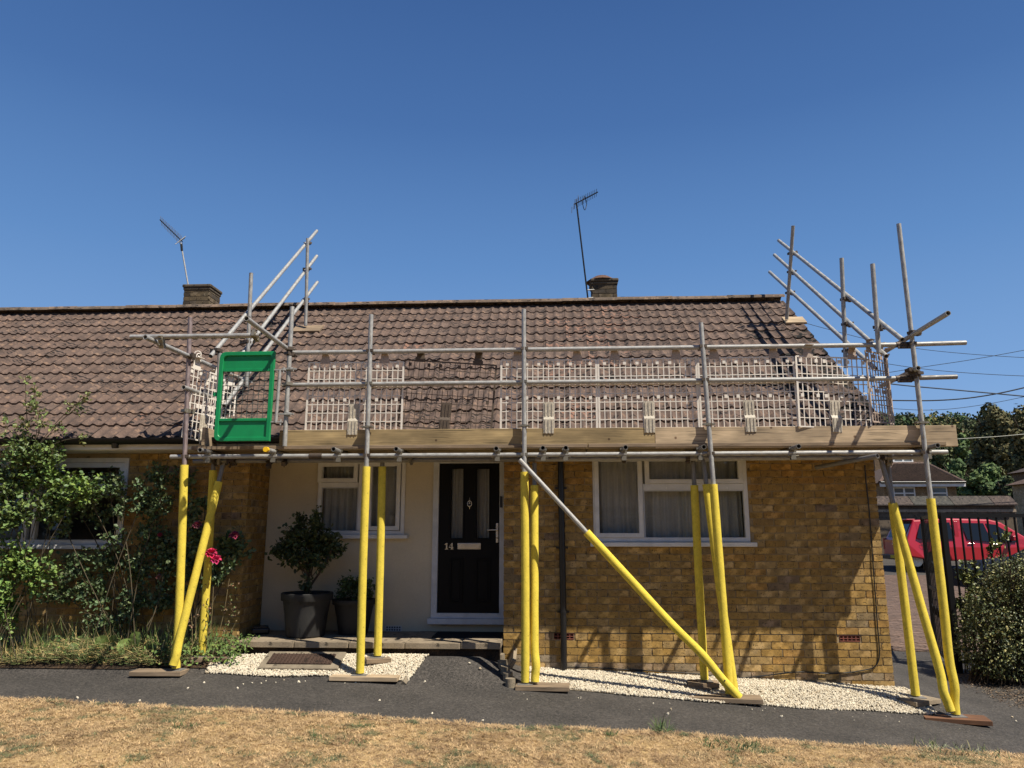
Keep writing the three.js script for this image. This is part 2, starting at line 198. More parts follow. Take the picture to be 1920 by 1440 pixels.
// lay bricks over a face; place(x, y) gives the world point of the brick's front centre; keep = bricks kept as single parts
function layBricks(parent, x0, x1, y0, y1, holes, place, quat, mats, keep, mortarHoles) {
  const laid = []; let row = 0;
  for (let y = y0; y + BH * .6 < y1; y += CY, row++) {
    let x = x0 - (row % 2 ? CX / 2 : 0);
    const spans = [];
    for (; x < x1 - .01; x += CX) spans.push([Math.max(x, x0), Math.min(x + BW, x1)]);
    for (let [a, b] of spans) {
      let segs = [[a, b]];
      for (const h of holes) if (y + BH > h[2] + .02 && y < h[3] - .02) segs = segs.flatMap(([p, q]) => { const out = []; if (q <= h[0] || p >= h[1]) return [[p, q]]; if (p < h[0]) out.push([p, Math.min(q, h[0] - .003)]); if (q > h[1]) out.push([Math.max(p, h[1] + .003), q]); return out; });
      for (const [p, q] of segs) if (q - p > .03) laid.push([(p + q) / 2, y + BH / 2, q - p]);
    }
  }
  const rest = new Map(); let n = 0;
  const order = laid.map((b, i) => [b, i]).sort((a, b) => (b[0][2] > .2) - (a[0][2] > .2) || a[1] - b[1]);
  for (const [[cx, cy, w]] of order) {
    const g = w > BW - .01 ? pick(stretchers) : Math.abs(w - BW / 2) < .012 ? pick(halves) : brickGeo(w, BH, BD, Math.floor(rnd() * 900) + 100);
    const m = mats === M.bricks && quat === Q0 && cy < G(cx, 8.4) + .13 && rnd() < .75 ? pick(M.smearBricks) : brickMat(mats), pos = place(cx, cy); pos.add(V3(0, 0, rr(-.0012, .0018)).applyQuaternion(quat));
    if (n++ < keep) part('brick', g, m, parent, pos, quat);
    else { const h = g.clone(); h.applyMatrix4(new THREE.Matrix4().compose(pos, quat, V3(1, 1, 1))); if (!rest.has(m)) rest.set(m, []); rest.get(m).push(h); }
  }
  if (rest.size) { const grp = new THREE.Group(); grp.name = 'brick_courses'; grp.userData.kind = 'stuff'; grp.position.copy(wpos(parent)).negate(); parent.add(grp); for (const [m, l] of rest) { const q = fin(new THREE.Mesh(mergeGeometries(l), m)); q.name = 'brick_course'; q.userData.kind = 'stuff'; grp.add(q); } }
}
const Q0 = new THREE.Quaternion(), QR = new THREE.Quaternion().setFromAxisAngle(V3(0, 1, 0), Math.PI / 2);

const VW = 8.46, VB = 9.08, XR = 3.525, XC = -.565, XP = -3.505, XL = -12, EAVE = 2.37;
const MJ = .006;  // mortar face set back behind the bricks
function wallSheet(x0, x1, y0, y1, z, thick, holes) { const s = new THREE.Shape([[x0, y0], [x1, y0], [x1, y1], [x0, y1]].map(p => new THREE.Vector2(...p))); for (const h of holes) s.holes.push(new THREE.Path([[h[0], h[2]], [h[0], h[3]], [h[1], h[3]], [h[1], h[2]]].map(p => new THREE.Vector2(...p)))); const g = new THREE.ExtrudeGeometry(s, { depth: thick, bevelEnabled: false }); g.translate(0, 0, z - thick); return uvm(g); }

// tile: two rolls, lower edge with a lip
const RP = .142, TWD = RP * 2, GA = .292, RX = 11.42, RYT = 5.0, RS = .76;
const roofY = v => RYT - (RX - v) * RS, RA = Math.atan(RS), NROW = 14;
function tileGeo(s) {
  const n = 14, P = [], UV = [], I = [], ou = hash(s, 1, 5) * 4, ov = hash(s, 2, 6) * 4;
  const prof = t => { const m = ((t * 2 + .5) % 1) - .5; const a = Math.abs(m) / .25; return a < 1 ? .024 * Math.pow(Math.cos(a * Math.PI / 2), .8) : 0; };
  const jit = k => (hash(k, s, 3) - .5) * .003, L = GA + .05;
  for (let r = 0; r < 4; r++) for (let i = 0; i <= n; i++) { const t = i / n, x = (t - .5) * (TWD - .003), h = prof(t); const back = r === 0; const y = back ? L : jit(i + 3) + (r === 3 ? .004 : 0), z = r === 0 ? h + .003 : r === 3 ? h * .9 + .013 : h + .026 + jit(i); P.push(x, r === 2 ? y : r === 3 ? y + .001 : y, r === 3 ? z - .012 : z); UV.push(x + ou, (r === 0 ? y : y - (r === 3 ? .02 : 0)) + ov); }
  const st = n + 1; for (const [a, b] of [[1, 0], [3, 2]]) for (let i = 0; i < n; i++) { const p = a * st + i, q = b * st + i; I.push(p, p + 1, q + 1, p, q + 1, q); }
  const g = new THREE.BufferGeometry(); g.setAttribute('position', new THREE.Float32BufferAttribute(P, 3)); g.setAttribute('uv', new THREE.Float32BufferAttribute(UV, 2)); g.setIndex(I); g.computeVertexNormals(); return g;
}
const tileG = Array.from({ length: 9 }, (_, i) => tileGeo(i + 1));
const QT = new THREE.Quaternion().setFromAxisAngle(V3(1, 0, 0), RA - Math.PI / 2);   // tile's y runs up the slope
const V0 = RX - .05 - NROW * GA * Math.cos(RA);   // eave edge of the first row
function layTiles(roof, x0, ncol, keep) {
  const rest = new Map(); let n = 0;
  for (let r = 0; r < NROW; r++) for (let c = 0; c < ncol; c++) {
    const x = x0 + (c + .5) * TWD, v = V0 + r * GA * Math.cos(RA), pos = V3(x + rr(-.002, .002), roofY(v) + rr(-.002, .003), -v + rr(-.004, .004));
    const wornP = Math.exp(-(((x - .75 + (NROW - r) * .03) / .55) ** 2)) * .95 * sm(-1, 8, r);
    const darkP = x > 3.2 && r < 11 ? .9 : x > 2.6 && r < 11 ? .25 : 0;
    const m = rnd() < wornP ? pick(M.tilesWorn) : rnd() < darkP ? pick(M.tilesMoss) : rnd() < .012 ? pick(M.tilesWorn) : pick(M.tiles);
    const q = QT.clone().multiply(new THREE.Quaternion().setFromEuler(new THREE.Euler(rr(-.006, .006), rr(-.006, .006), rr(-.006, .006)))), g = pick(tileG);
    if (n++ < keep) part('roof_tile', g, m, roof, pos, q);
    else { const h = g.clone(); h.applyMatrix4(new THREE.Matrix4().compose(pos, q, V3(1, 1, 1))); if (!rest.has(m)) rest.set(m, []); rest.get(m).push(h); }
  }
  if (rest.size) { const grp = new THREE.Group(); grp.name = 'tile_courses'; grp.userData.kind = 'stuff'; grp.position.copy(wpos(roof)).negate(); roof.add(grp); for (const [m, l] of rest) { const q = fin(new THREE.Mesh(mergeGeometries(l), m)); q.name = 'tile_course'; q.userData.kind = 'stuff'; grp.add(q); } }
}
function ridgeGeo(len, s) { const n = 8, P = [], UV = [], I = []; for (let r = 0; r < 4; r++) for (let i = 0; i <= n; i++) { const a = Math.PI * (i / n), R = .135 + (hash(i, r, s) - .5) * .008 - (r === 0 || r === 3 ? .012 : 0), x = (r < 2 ? -len / 2 + (r === 1 ? .006 : 0) : len / 2 - (r === 2 ? .006 : 0)); P.push(x, Math.sin(a) * R * .58 - .02, Math.cos(a) * R); UV.push(x + s * .37, a * .12 + s * .21); } for (let r = 0; r < 3; r++) for (let i = 0; i < n; i++) { const a = r * (n + 1) + i, b = a + n + 1; I.push(a, b, b + 1, a, b + 1, a + 1); } const g = new THREE.BufferGeometry(); g.setAttribute('position', new THREE.Float32BufferAttribute(P, 3)); g.setAttribute('uv', new THREE.Float32BufferAttribute(UV, 2)); g.setIndex(I); g.computeVertexNormals(); return g; }
function makeRoof(house, x0, x1, ncol) {
  const sh = new THREE.Shape([[V0 + .03, roofY(V0 + .03) - .03], [RX, RYT + .02], [2 * RX - V0, roofY(V0) - .03], [2 * RX - V0, roofY(V0) - .08], [RX, RYT - .05], [V0 + .05, roofY(V0 + .05) - .09]].map(p => new THREE.Vector2(-p[0], p[1])));
  const g = new THREE.ExtrudeGeometry(sh, { depth: x1 - x0 - .06, bevelEnabled: false }); g.rotateY(-Math.PI / 2); g.translate(x1 - .03, 0, 0);
  const roof = part('roof', uvm(g), M.tiles[2], house); roof.userData.label = 'brown concrete tiled pitched roof';
  layTiles(roof, x1 - ncol * TWD, ncol, 300);
  let k = 0; const L = .43; for (let x = x1 - L / 2; x > x0 - .1; x -= L, k++) part('ridge_tile', ridgeGeo(L + .012, k % 5 + (x < -3 ? 7 : 0)), pick(M.ridge), roof, V3(x, RYT + .05 + rr(-.004, .006), -RX), new THREE.Quaternion().setFromEuler(new THREE.Euler(0, rr(-.01, .01), rr(-.006, .006))));
  return roof;
}
// window pieces: a frame ring with mitred section, drawn round an opening
function frameRing(x0, x1, y0, y1, t, z0, depth) { const s = new THREE.Shape([[x0, y0], [x1, y0], [x1, y1], [x0, y1]].map(p => new THREE.Vector2(...p))); s.holes.push(new THREE.Path([[x0 + t, y0 + t], [x0 + t, y1 - t], [x1 - t, y1 - t], [x1 - t, y0 + t]].map(p => new THREE.Vector2(...p)))); const g = new THREE.ExtrudeGeometry(s, { depth: depth - .008, bevelEnabled: true, bevelThickness: .004, bevelSize: .004, bevelOffset: -.004, bevelSegments: 1 }); g.translate(0, 0, z0 + .004); return uvm(g); }
const pane = (x0, x1, y0, y1, z) => { const g = new THREE.PlaneGeometry(x1 - x0, y1 - y0); g.translate((x0 + x1) / 2, (y0 + y1) / 2, z); return g; };
function curtainGeo(x0, x1, y0, y1, z, s, folds = 9) { const nu = Math.ceil((x1 - x0) * 70), nv = 6; return quads((i, j) => { const x = lerp(x0, x1, i), y = lerp(y0, y1, j), ph = folds * 6.283 * x + 1.7 * Math.sin(x * 11 + s) + .25 * Math.sin(j * 3 + x * 5 + s); return { x: x + .006 * Math.sin(ph * .5 + j), y, z: z + .022 * Math.sin(ph) * (1 - .35 * j) + .012 * Math.sin(ph * .37 + s), u: x, w: y }; }, nu, nv); }

// ------------------------------------------------------------------ the bungalow with the black door
seed(11);
const house = thing('brick_bungalow', 'yellow brick bungalow with black front door under a brown tiled roof', 'house', V3(0, 0, -VW));
const pxr = (x0, y0, x1, y1, v) => { const a = onV(x0, y1, v), b = onV(x1, y0, v); return [a.x, b.x, a.y, b.y]; };  // pixel box -> [x0,x1,y0,y1]
const W1 = [.432, 2.137, 1.362, 2.335];
{
  const z = -VW;
  const wall = part('wall', wallSheet(XC + .004, XR - .004, -.4, EAVE, z - MJ, .24, [W1, [3.0, 3.215, .33, .394], [-.02, .195, .33, .394]]), M.mortar, house); wall.userData.label = 'yellow stock brick front wall';
  layBricks(wall, XC, XR, .403 - CY * 9, EAVE, [[W1[0] - .002, W1[1] + .002, W1[2] - .05, W1[3]], [2.985, 3.23, .325, .40], [-.035, .21, .325, .40]], (x, y) => V3(x, y, z), Q0, M.bricks, 300);
  part('damp_course', uvm(box(XC - .001, XR + .001, .3955, .401, z - .05, z + .0015)), M.dark, wall);
  // flank, rear and dividing walls
  const side = new THREE.Shape([[-(2 * RX - VW), -.5], [-VW - .2, -.5], [-VW - .2, EAVE], [-RX, RYT - .12], [-(2 * RX - VW), EAVE]].map(p => new THREE.Vector2(...p)));
  const sg = new THREE.ExtrudeGeometry(side, { depth: .23, bevelEnabled: false }); sg.rotateY(-Math.PI / 2);
  const sp = sg.attributes.position; for (let i = 0; i < sp.count; i++) sp.setXYZ(i, sp.getX(i) + XR - .008, sp.getY(i), sp.getZ(i)); sg.computeVertexNormals();
  part('gable_wall', uvm(sg), M.mortar, house);
  part('rear_wall', box(XP, XR - .25, -.5, EAVE, -(2 * RX - VW), -(2 * RX - VW) - .2), M.mortar, house);
  part('porch_side_wall', box(XC + .006, XC + .22, -.3, EAVE, -VB - .01, z - .25), M.mortar, house);
  part('ceiling', box(XP, XR - .25, EAVE + .005, EAVE + .03, -(2 * RX - VW) + .02, z - .25), M.inner, house);
  // rendered wall inside the porch
  const PWn = pxr(591, 846, 761, 1003, VB - .04), D = [-1.462, -.585, .425, 2.36];
  part('rendered_wall', wallSheet(XP + .002, XC + .003, -.1, EAVE, -VB, .2, [[PWn[0], PWn[1], PWn[2], 2.335], D]), M.render, house).userData.label = 'cream rendered wall inside the porch';
  part('porch_soffit', box(XP - .02, XC + .02, EAVE + .001, EAVE + .02, -VB - .1, z - .02), M.upvc, house);
  // windows
  const win = (name, O, z0, subs, sill, cx) => {
    const w = part(name, frameRing(O[0], O[1], O[2], O[3], .048, z0 - .05, .06), M.upvc, house);
    for (const s of subs) {
      const [a, b, c, d, sash] = s;
      if (sash) part('sash', frameRing(a - .047, b + .047, c - .047, d + .047, .05, z0 - .03, .055), M.upvc, w);
      part('bead', frameRing(a - .012, b + .012, c - .012, d + .012, .014, z0 - .034, .03), M.upvcGrey, w);
      part('pane', pane(a - .005, b + .005, c - .005, d + .005, z0 - .022), M.glass, w);
    }
    part('sill', box(sill[0], sill[1], sill[2], sill[3], z0 - .06, z0 + .085, .006), M.upvc, w);
    if (cx) cx(w);
    return w;
  };
  const L = pxr(1124, 866, 1195, 1000, VW), TR = pxr(1217, 864, 1383, 899, VW), LR = pxr(1211, 920, 1394, 1008, VW);
  L[3] = 2.25; TR[3] = 2.25;
  const w1 = win('window', W1, -VW - .012, [[...L, 1], [...TR, 1], [...LR, 0]], [.392, 2.188, 1.312, 1.358], w => {
    part('mullion', box(L[1] + .05, LR[0] - .014, W1[2] + .05, W1[3] - .05, -VW - .06, -VW - .004, .004), M.upvc, w);
    part('transom', box(LR[0] - .012, LR[1] + .012, LR[3] + .012, TR[2] - .049, -VW - .06, -VW - .006, .004), M.upvc, w);
    part('curtain', curtainGeo(W1[0] + .03, W1[1] - .03, W1[2] + .01, W1[3] - .02, -VW - .20, 2), M.curtain, w);
  }); w1.userData.label = 'white framed window with net curtain in the brick wall';
  const a1 = pxr(606, 869, 665.5, 897.5, VB), a2 = pxr(599, 915, 671, 995, VB), a3 = pxr(695, 867, 746, 987, VB); a1[3] = a3[3] = 2.26; a1[0] = a2[0] = a2[0]; 
  const w2 = win('window', [PWn[0], PWn[1], PWn[2], 2.335], -VB + .012, [[...a1, 1], [...a2, 0], [...a3, 1]], [onV(613, 1006, VB - .08).x, onV(764, 1006, VB - .08).x, onV(700, 1010, VB - .08).y, onV(700, 1003, VB - .08).y], w => {
    part('mullion', box(a2[1] + .014, a3[0] - .05, PWn[2] + .05, 2.285, -VB - .04, -VB + .018, .004), M.upvc, w);
    part('transom', box(a2[0] - .012, a2[1] + .012, a2[3] + .012, a1[2] - .049, -VB - .04, -VB + .016, .004), M.upvc, w);
    part('curtain', curtainGeo(PWn[0] + .02, PWn[1] - .02, PWn[2] + .01, 2.33, -VB - .17, 5), M.curtain, w);
  }); w2.userData.label = 'white framed window with net curtain inside the porch';
  // front door
  const zd = -VB + .01;
  const fr = part('door_frame', merge([frameRing(D[0], D[1], D[2] + .04, D[3], .072, zd - .06, .085), box(D[0] - .03, D[1] - .002, D[2] - .01, D[2] + .055, zd - .05, zd + .09, .006)]), M.upvcGrey, house);
  const dx0 = D[0] + .074, dx1 = D[1] - .058, dy0 = .487, dy1 = D[3] - .072;
  const gl = [pxr(845, 879, 869.5, 1009, VB), pxr(893.5, 879, 918, 1009, VB)];
  const leaf = part('door', wallSheet(dx0, dx1, dy0, dy1, zd + .004, .05, gl.map(q => [q[0], q[1], q[2], q[3]])), M.blackDoor, house); leaf.userData.label = 'black composite front door with two tall glazed panels';
  for (const q of gl) { part('pane', pane(q[0] - .004, q[1] + .004, q[2] - .004, q[3] + .004, zd - .02), new THREE.MeshPhysicalMaterial({ color: 0xffffff, roughness: .12, transmission: 1, thickness: 0, ior: 1.5 }), leaf); part('glazing_bead', frameRing(q[0] - .02, q[1] + .02, q[2] - .02, q[3] + .02, .022, zd - .012, .024), M.blackDoor, leaf); part('curtain', curtainGeo(q[0] - .02, q[1] + .02, q[2] - .02, q[3] + .02, zd - .12, 8, 16), M.curtain, leaf); }
  for (const q of [[843, 1046, 869, 1130], [892, 1046, 921, 1130]].map(p => pxr(p[0], p[1], p[2], p[3], VB))) part('panel', merge([frameRing(q[0], q[1], q[2], q[3], .018, zd - .002, .016), box(q[0] + .035, q[1] - .035, q[2] + .035, q[3] - .035, zd, zd + .011, .005)]), M.blackDoor, leaf);
  const lb = pxr(858, 1018, 902, 1030, VB); part('letter_box', merge([box(lb[0], lb[1], lb[2], lb[3], zd, zd + .014, .004), box(lb[0] + .012, lb[1] - .012, lb[2] + .012, lb[3] - .008, zd + .012, zd + .02, .004)]), M.steel, leaf);
  const hp = onV(932.5, 999, VB), hz = zd + .004;
  const hb = part('handle', merge([box(hp.x - .016, hp.x + .016, hp.y - .115, hp.y + .115, hz, hz + .012, .005), cyl(V3(hp.x, hp.y + .035, hz), V3(hp.x, hp.y + .035, hz + .05), .011, .011, 10), cyl(V3(hp.x + .006, hp.y + .035, hz + .05), V3(hp.x - .115, hp.y + .032, hz + .05), .010, .008, 10)]), M.steel, leaf);
  part('keyhole', cyl(V3(hp.x, hp.y - .06, hz + .011), V3(hp.x, hp.y - .06, hz + .016), .008, .008, 10), M.dark, leaf);
  const kp = onV(881, 944, VB);
  const urn = new THREE.TorusGeometry(.026, .0055, 6, 16); urn.scale(1, 1.25, 1); urn.translate(kp.x, kp.y - .004, hz + .016);
  part('knocker', merge([urn, cyl(V3(kp.x, kp.y + .03, hz + .01), V3(kp.x, kp.y + .072, hz + .01), .009, .002, 8), cyl(V3(kp.x, kp.y - .03, hz + .012), V3(kp.x, kp.y - .07, hz + .012), .009, .003, 8), new THREE.SphereGeometry(.015, 10, 8).translate(kp.x, kp.y + .004, hz + .014), new THREE.SphereGeometry(.013, 10, 8).translate(kp.x, kp.y + .034, hz + .012)]), M.steel, leaf);
  const font = await new FontLoader().loadAsync('fonts/droid/droid_serif_bold.typeface.json');
  const np = onV(833, 1030, VB), tg = new TextGeometry('14', { font, size: .074, depth: .008, curveSegments: 4, bevelEnabled: false }); tg.translate(np.x, np.y, hz); part('house_number', tg, M.steel, leaf);
  // airbricks
  for (const [ax, bx] of [[3.0, 3.215], [-.02, .195]]) { const y0 = .33, y1 = .394, l = [frameRing(ax, bx, y0, y1, .009, z - .05, .05)]; for (let i = 1; i < 5; i++) { const x = lerp(ax, bx, i / 5); l.push(box(x - .006, x + .006, y0 + .004, y1 - .004, z - .045, z - .003)); } l.push(box(ax + .004, bx - .004, (y0 + y1) / 2 - .005, (y0 + y1) / 2 + .005, z - .045, z - .002)); const ab = part('air_brick', merge(l), M.terracotta, wall); part('vent_dark_fill', box(ax + .002, bx - .002, y0 + .002, y1 - .002, z - .11, z - .07), M.dark, ab); }  // dark box behind the lattice paints the shade of the holes
  { const q = pxr(723.5, 1174, 752, 1183, VB), l = []; for (let i = 0; i <= 6; i++) { const x = lerp(q[0], q[1], i / 6); l.push(box(x - .005, x + .005, q[2], q[3], -VB - .03, -VB + .006)); } for (let j = 0; j <= 2; j++) { const y = lerp(q[2], q[3], j / 2); l.push(box(q[0] - .006, q[1] + .006, y - .0045, y + .0045, -VB - .028, -VB + .004)); } const v = part('wall_vent', merge(l), M.upvcGrey, house); part('vent_dark_fill', box(q[0], q[1], q[2], q[3], -VB + .0006, -VB + .0016), M.dark, v); }  // thin dark sheet on the wall paints the shade inside the vent
  // fascia, soffit, gutter
  part('fascia', box(XP - .01, XR + .06, EAVE + .006, roofY(V0) - .055, -8.13, -8.105, .003), M.upvc, house);
  part('soffit', box(XP, XR + .06, EAVE + .002, EAVE + .018, -8.14, -VW - .2), M.upvc, house);
  { const sh = new THREE.Shape(); sh.absarc(0, 0, .066, Math.PI, 2 * Math.PI, false); sh.absarc(0, 0, .059, 2 * Math.PI, Math.PI, true); const g = new THREE.ExtrudeGeometry(sh, { depth: XR + .09 - XP, bevelEnabled: false, curveSegments: 8 }); g.rotateY(Math.PI / 2); g.translate(XP, 2.492, -8.035); part('gutter', g, M.gutter, house); }
  const dp = [V3(onV(1051, 865, 8.40).x, EAVE, -8.40), V3(onV(1057, 1200, 8.40).x, .3, -8.40), V3(onV(1057, 1262, 8.40).x, -.03, -8.40)];
  const pipe = part('downpipe', merge([cyl(dp[0], dp[1], .034, .034, 14), cyl(dp[1], dp[2], .034, .034, 14)]), M.black, house);
  for (const y of [.62, 1.3, 1.95]) { const x = lerp(dp[1].x, dp[0].x, (y - .3) / 2.05); part('pipe_bracket', merge([cyl(V3(x, y - .014, -8.40), V3(x, y + .014, -8.40), .039, .039, 14), box(x - .065, x + .065, y - .011, y + .011, -8.455, -8.435)]), M.black, pipe); }
  part('cable', merge([curveTube([[1621, 872], [1624, 905], [1630, 960], [1637, 1060], [1645, 1170], [1648, 1235], [1640, 1250], [1612, 1258], [1560, 1263], [1500, 1260], [1440, 1266], [1380, 1271], [1300, 1263], [1200, 1257], [1110, 1252], [1060, 1251]].map(p => onV(p[0], p[1], 8.447)), .0065, 160, 6), curveTube([[1480, 1260], [1430, 1268], [1400, 1276], [1340, 1280]].map(p => onV(p[0], p[1], 8.444)), .005, 30, 6)]), M.black, house);
  part('doorbell', box(onV(942, 951, VB - .01).x - .024, onV(942, 951, VB - .01).x + .006, onV(942, 952, VB).y, onV(942, 942, VB).y + .07, -VB + .08, -VB + .1, .004), M.black, house);
  makeRoof(house, XP, 3.60, 25);
}
// ------------------------------------------------------------------ the attached neighbour
seed(23);
const NW = [onV(-150, 1018, 8.43).x, onV(231, 1018, 8.43).x + .06, 1.32, 2.26];
{
  const c = thing('neighbour_bungalow', 'attached yellow brick bungalow behind the climbing roses', 'house', V3(-5.5, 0, -VW)), z = -VW;
  NW[1] = (onV(241, 862, VW).x + onV(230, 1025, VW).x) / 2; NW[2] = onV(150, 1021, VW).y; NW[3] = onV(150, 859, VW).y;
  const wall = part('wall', wallSheet(XL, XP - .004, -.3, EAVE, z - MJ, .24, [NW]), M.mortar, c); wall.userData.label = 'yellow brick wall behind the roses';
  const lo = onV(-60, 900, VW).x;
  layBricks(wall, lo, XP, .403 - CY * 5, EAVE, [[NW[0], NW[1], NW[2] - .05, NW[3]]], (x, y) => V3(x, y, z), Q0, M.bricks, 300);
  const ret = part('porch_return', box(XP - .22, XP - MJ, -.2, EAVE, -VB - .1, z - .012), M.mortar, c); ret.userData.label = 'brick return at the side of the porch';
  layBricks(ret, 0, VB - VW - .004, .403 - CY * 1, EAVE, [], (x, y) => V3(XP, y, z - x), QR, M.bricks, 120);
  part('rear_wall', box(XL, XP, -.5, EAVE, -(2 * RX - VW), -(2 * RX - VW) - .2), M.mortar, c);
  part('ceiling', box(XL, XP - .23, EAVE + .005, EAVE + .03, -(2 * RX - VW) + .02, z - .25), M.inner, c);
  part('inner_wall', box(XL, XP - .23, -.2, EAVE, -VW - 2.6, -VW - 2.7), M.inner, c);
  const w = part('window', frameRing(NW[0], NW[1], NW[2], NW[3], .055, z - .055, .07), M.upvc, c); w.userData.label = 'white framed window with dark glass';
  const tp = pxr(-60, 876, 227, 909, VW), lp = pxr(65, 928, 227, 1013, VW), lp2 = pxr(-60, 928, 52, 1013, VW);
  for (const q of [tp, lp, lp2]) { part('sash', frameRing(q[0] - .05, q[1] + .05, q[2] - .05, q[3] + .05, .054, z - .04, .06), M.upvc, w); part('pane', pane(q[0], q[1], q[2], q[3], z - .02), M.glass, w); }
  part('transom', box(NW[0], NW[1] - .05, lp[3] + .048, tp[2] - .048, z - .07, z - .004, .004), M.upvc, w);
  part('sill', box(NW[0] - .05, NW[1] + .02, NW[2] - .05, NW[2] - .002, z - .06, z + .09, .006), M.upvc, w);
  part('fascia', box(XL, XP - .012, EAVE + .006, roofY(V0) - .055, -8.13, -8.105, .003), M.upvc, c);
  part('soffit', box(XL, XP - .002, EAVE + .002, EAVE + .018, -8.14, -VW - .2), M.upvc, c);
  { const sh = new THREE.Shape(); sh.absarc(0, 0, .066, Math.PI, 2 * Math.PI, false); sh.absarc(0, 0, .059, 2 * Math.PI, Math.PI, true); const g = new THREE.ExtrudeGeometry(sh, { depth: XP - .002 - XL, bevelEnabled: false, curveSegments: 8 }); g.rotateY(Math.PI / 2); g.translate(XL, 2.492, -8.035); const gt = part('gutter', g, M.gutter, c); const b = onV(213, 830, 8.0); part('gutter_outlet', cyl(V3(b.x, 2.44, -8.03), V3(b.x, 2.385, -8.04), .04, .036, 10), M.black, gt); }
  makeRoof(c, XL, 3.60 - 25 * TWD, 22);
  // tin on the window board
  const p = onV(101, 1008, VW + .15); const tn = thing('tin', 'pale tin with yellow label on the window board behind the dark glass', 'tin', V3(p.x, NW[2] + .02, p.z));
  local('can', new THREE.CylinderGeometry(.045, .045, .07, 18), M.upvc, tn, 0, .035); local('label', new THREE.CylinderGeometry(.0457, .0457, .04, 18, 1, true, -.5, 1.4), mat(rgb(.6, .5, .05)), tn, 0, .034);
  part('window_board', box(NW[0], NW[1], NW[2] - .02, NW[2] + .02, z - .3, z - .075), M.upvcGrey, c);
}
// chimneys
function chimney(house, x0, x1, v0, v1, y0, y1, pot) {
  const ch = new THREE.Group(); ch.name = 'chimney'; ch.position.copy(V3((x0 + x1) / 2, y0, -v0)).sub(wpos(house)); house.add(ch); ch.userData.label = 'weathered brick chimney stack';
  part('stack', box(x0 + MJ, x1 - MJ, y0, y1, -v1 + MJ, -v0 - MJ), M.oldMortar, ch);
  const st = ch.children[0];
  layBricks(ch, x0, x1, y0, y1 - .02, [], (x, y) => V3(x, y, -v0), Q0, M.oldBricks, 60);
  const right = (x0 + x1) / 2 < 0; if (right) layBricks(ch, 0, v1 - v0, y0, y1 - .02, [], (x, y) => V3(x1, y, -v0 - x), QR, M.oldBricks, 60);
  else layBricks(ch, 0, v1 - v0, y0, y1 - .02, [], (x, y) => V3(x0, y, -v1 + x), QR.clone().invert(), M.oldBricks, 60);
  const cap = part('cap', merge([box(x0 - .028, x1 + .028, y1 - .01, y1 + .045, -v1 - .028, -v0 + .028, .018), box(x0 - .012, x1 + .012, y1 - .05, y1 - .012, -v1 - .012, -v0 + .012, .008)]), M.oldMortar, ch);
  if (pot) part('flaunching', (() => { const g = new THREE.CylinderGeometry(.12, .26, .09, 14); g.translate((x0 + x1) / 2 - .03, y1 + .085, -(v0 + v1) / 2); return g; })(), mat(rgb(.2, .11, .075), { map: T.stone, roughness: .95 }), ch);
}
{
  const n = scene.getObjectByName('neighbour_bungalow');
  const a = onV(345, 545, 11.62), b = onV(393, 545, 11.62), t = onV(360, 538, 11.62);
  chimney(n, a.x, b.x, 11.62, 12.02, 4.8, t.y, false);
  const c = onV(1110, 540, 11.62), d = onV(1157, 540, 11.62), t2 = onV(1130, 527, 11.62);
  chimney(house, c.x, d.x, 11.62, 12.0, 4.8, t2.y, true);
}

// ------------------------------------------------------------------ the scaffold
seed(37);
const TR = .0242;
function hollow(len, r = TR, ri = .0202, seg = 14) { const o = new THREE.CylinderGeometry(r, r, len, seg, 1, true), i = new THREE.CylinderGeometry(ri, ri, len, seg, 1, true), idx = i.index; for (let k = 0; k < idx.count; k += 3) { const a = idx.getX(k); idx.setX(k, idx.getX(k + 1)); idx.setX(k + 1, a); } const n = i.attributes.normal; for (let k = 0; k < n.count; k++) n.setXYZ(k, -n.getX(k), -n.getY(k), -n.getZ(k)); const t = new THREE.RingGeometry(ri, r, seg, 1); t.rotateX(-Math.PI / 2); t.translate(0, len / 2, 0); const b = new THREE.RingGeometry(ri, r, seg, 1); b.rotateX(Math.PI / 2); b.translate(0, -len / 2, 0); const uo = o.attributes.uv, q = rnd() * 5; for (let k = 0; k < uo.count; k++) uo.setXY(k, uo.getX(k) * .3 + q, uo.getY(k) * len + q); return merge([o, i, t, b]); }
const QY = d => new THREE.Quaternion().setFromUnitVectors(V3(0, 1, 0), d.clone().normalize());
const scaf = thing('scaffold', 'galvanised tube scaffold with yellow foam sleeved legs in front of the brick bungalow', 'scaffold', V3(0, 0, -7.9));
function tube(name, a, b, m = M.galv) { const d = b.clone().sub(a); return part(name, hollow(d.length()), m, scaf, a.clone().add(b).multiplyScalar(.5), QY(d)); }
const couplerG = [0, 1].map(k => merge([new THREE.CylinderGeometry(.032, .032, .046, 12), new THREE.BoxGeometry(.05, .04, .05).translate(.032, 0, 0), new THREE.BoxGeometry(.022, .03, .075).translate(-.034, 0, 0), new THREE.CylinderGeometry(.007, .007, .11, 6).rotateX(Math.PI / 2).translate(.045, .012 * (k ? 1 : -1), .0), new THREE.CylinderGeometry(.013, .013, .018, 6).rotateX(Math.PI / 2).translate(.045, .012 * (k ? 1 : -1), .05), new THREE.BoxGeometry(.03, .05, .05).translate(.07, 0, 0)]));
function coupler(p, axis, turn, m) { const q = QY(axis).multiply(new THREE.Quaternion().setFromAxisAngle(V3(0, 1, 0), turn)); part('coupler', pick(couplerG), m || (rnd() < .72 ? M.coupler : M.couplerZ), scaf, p, q); }
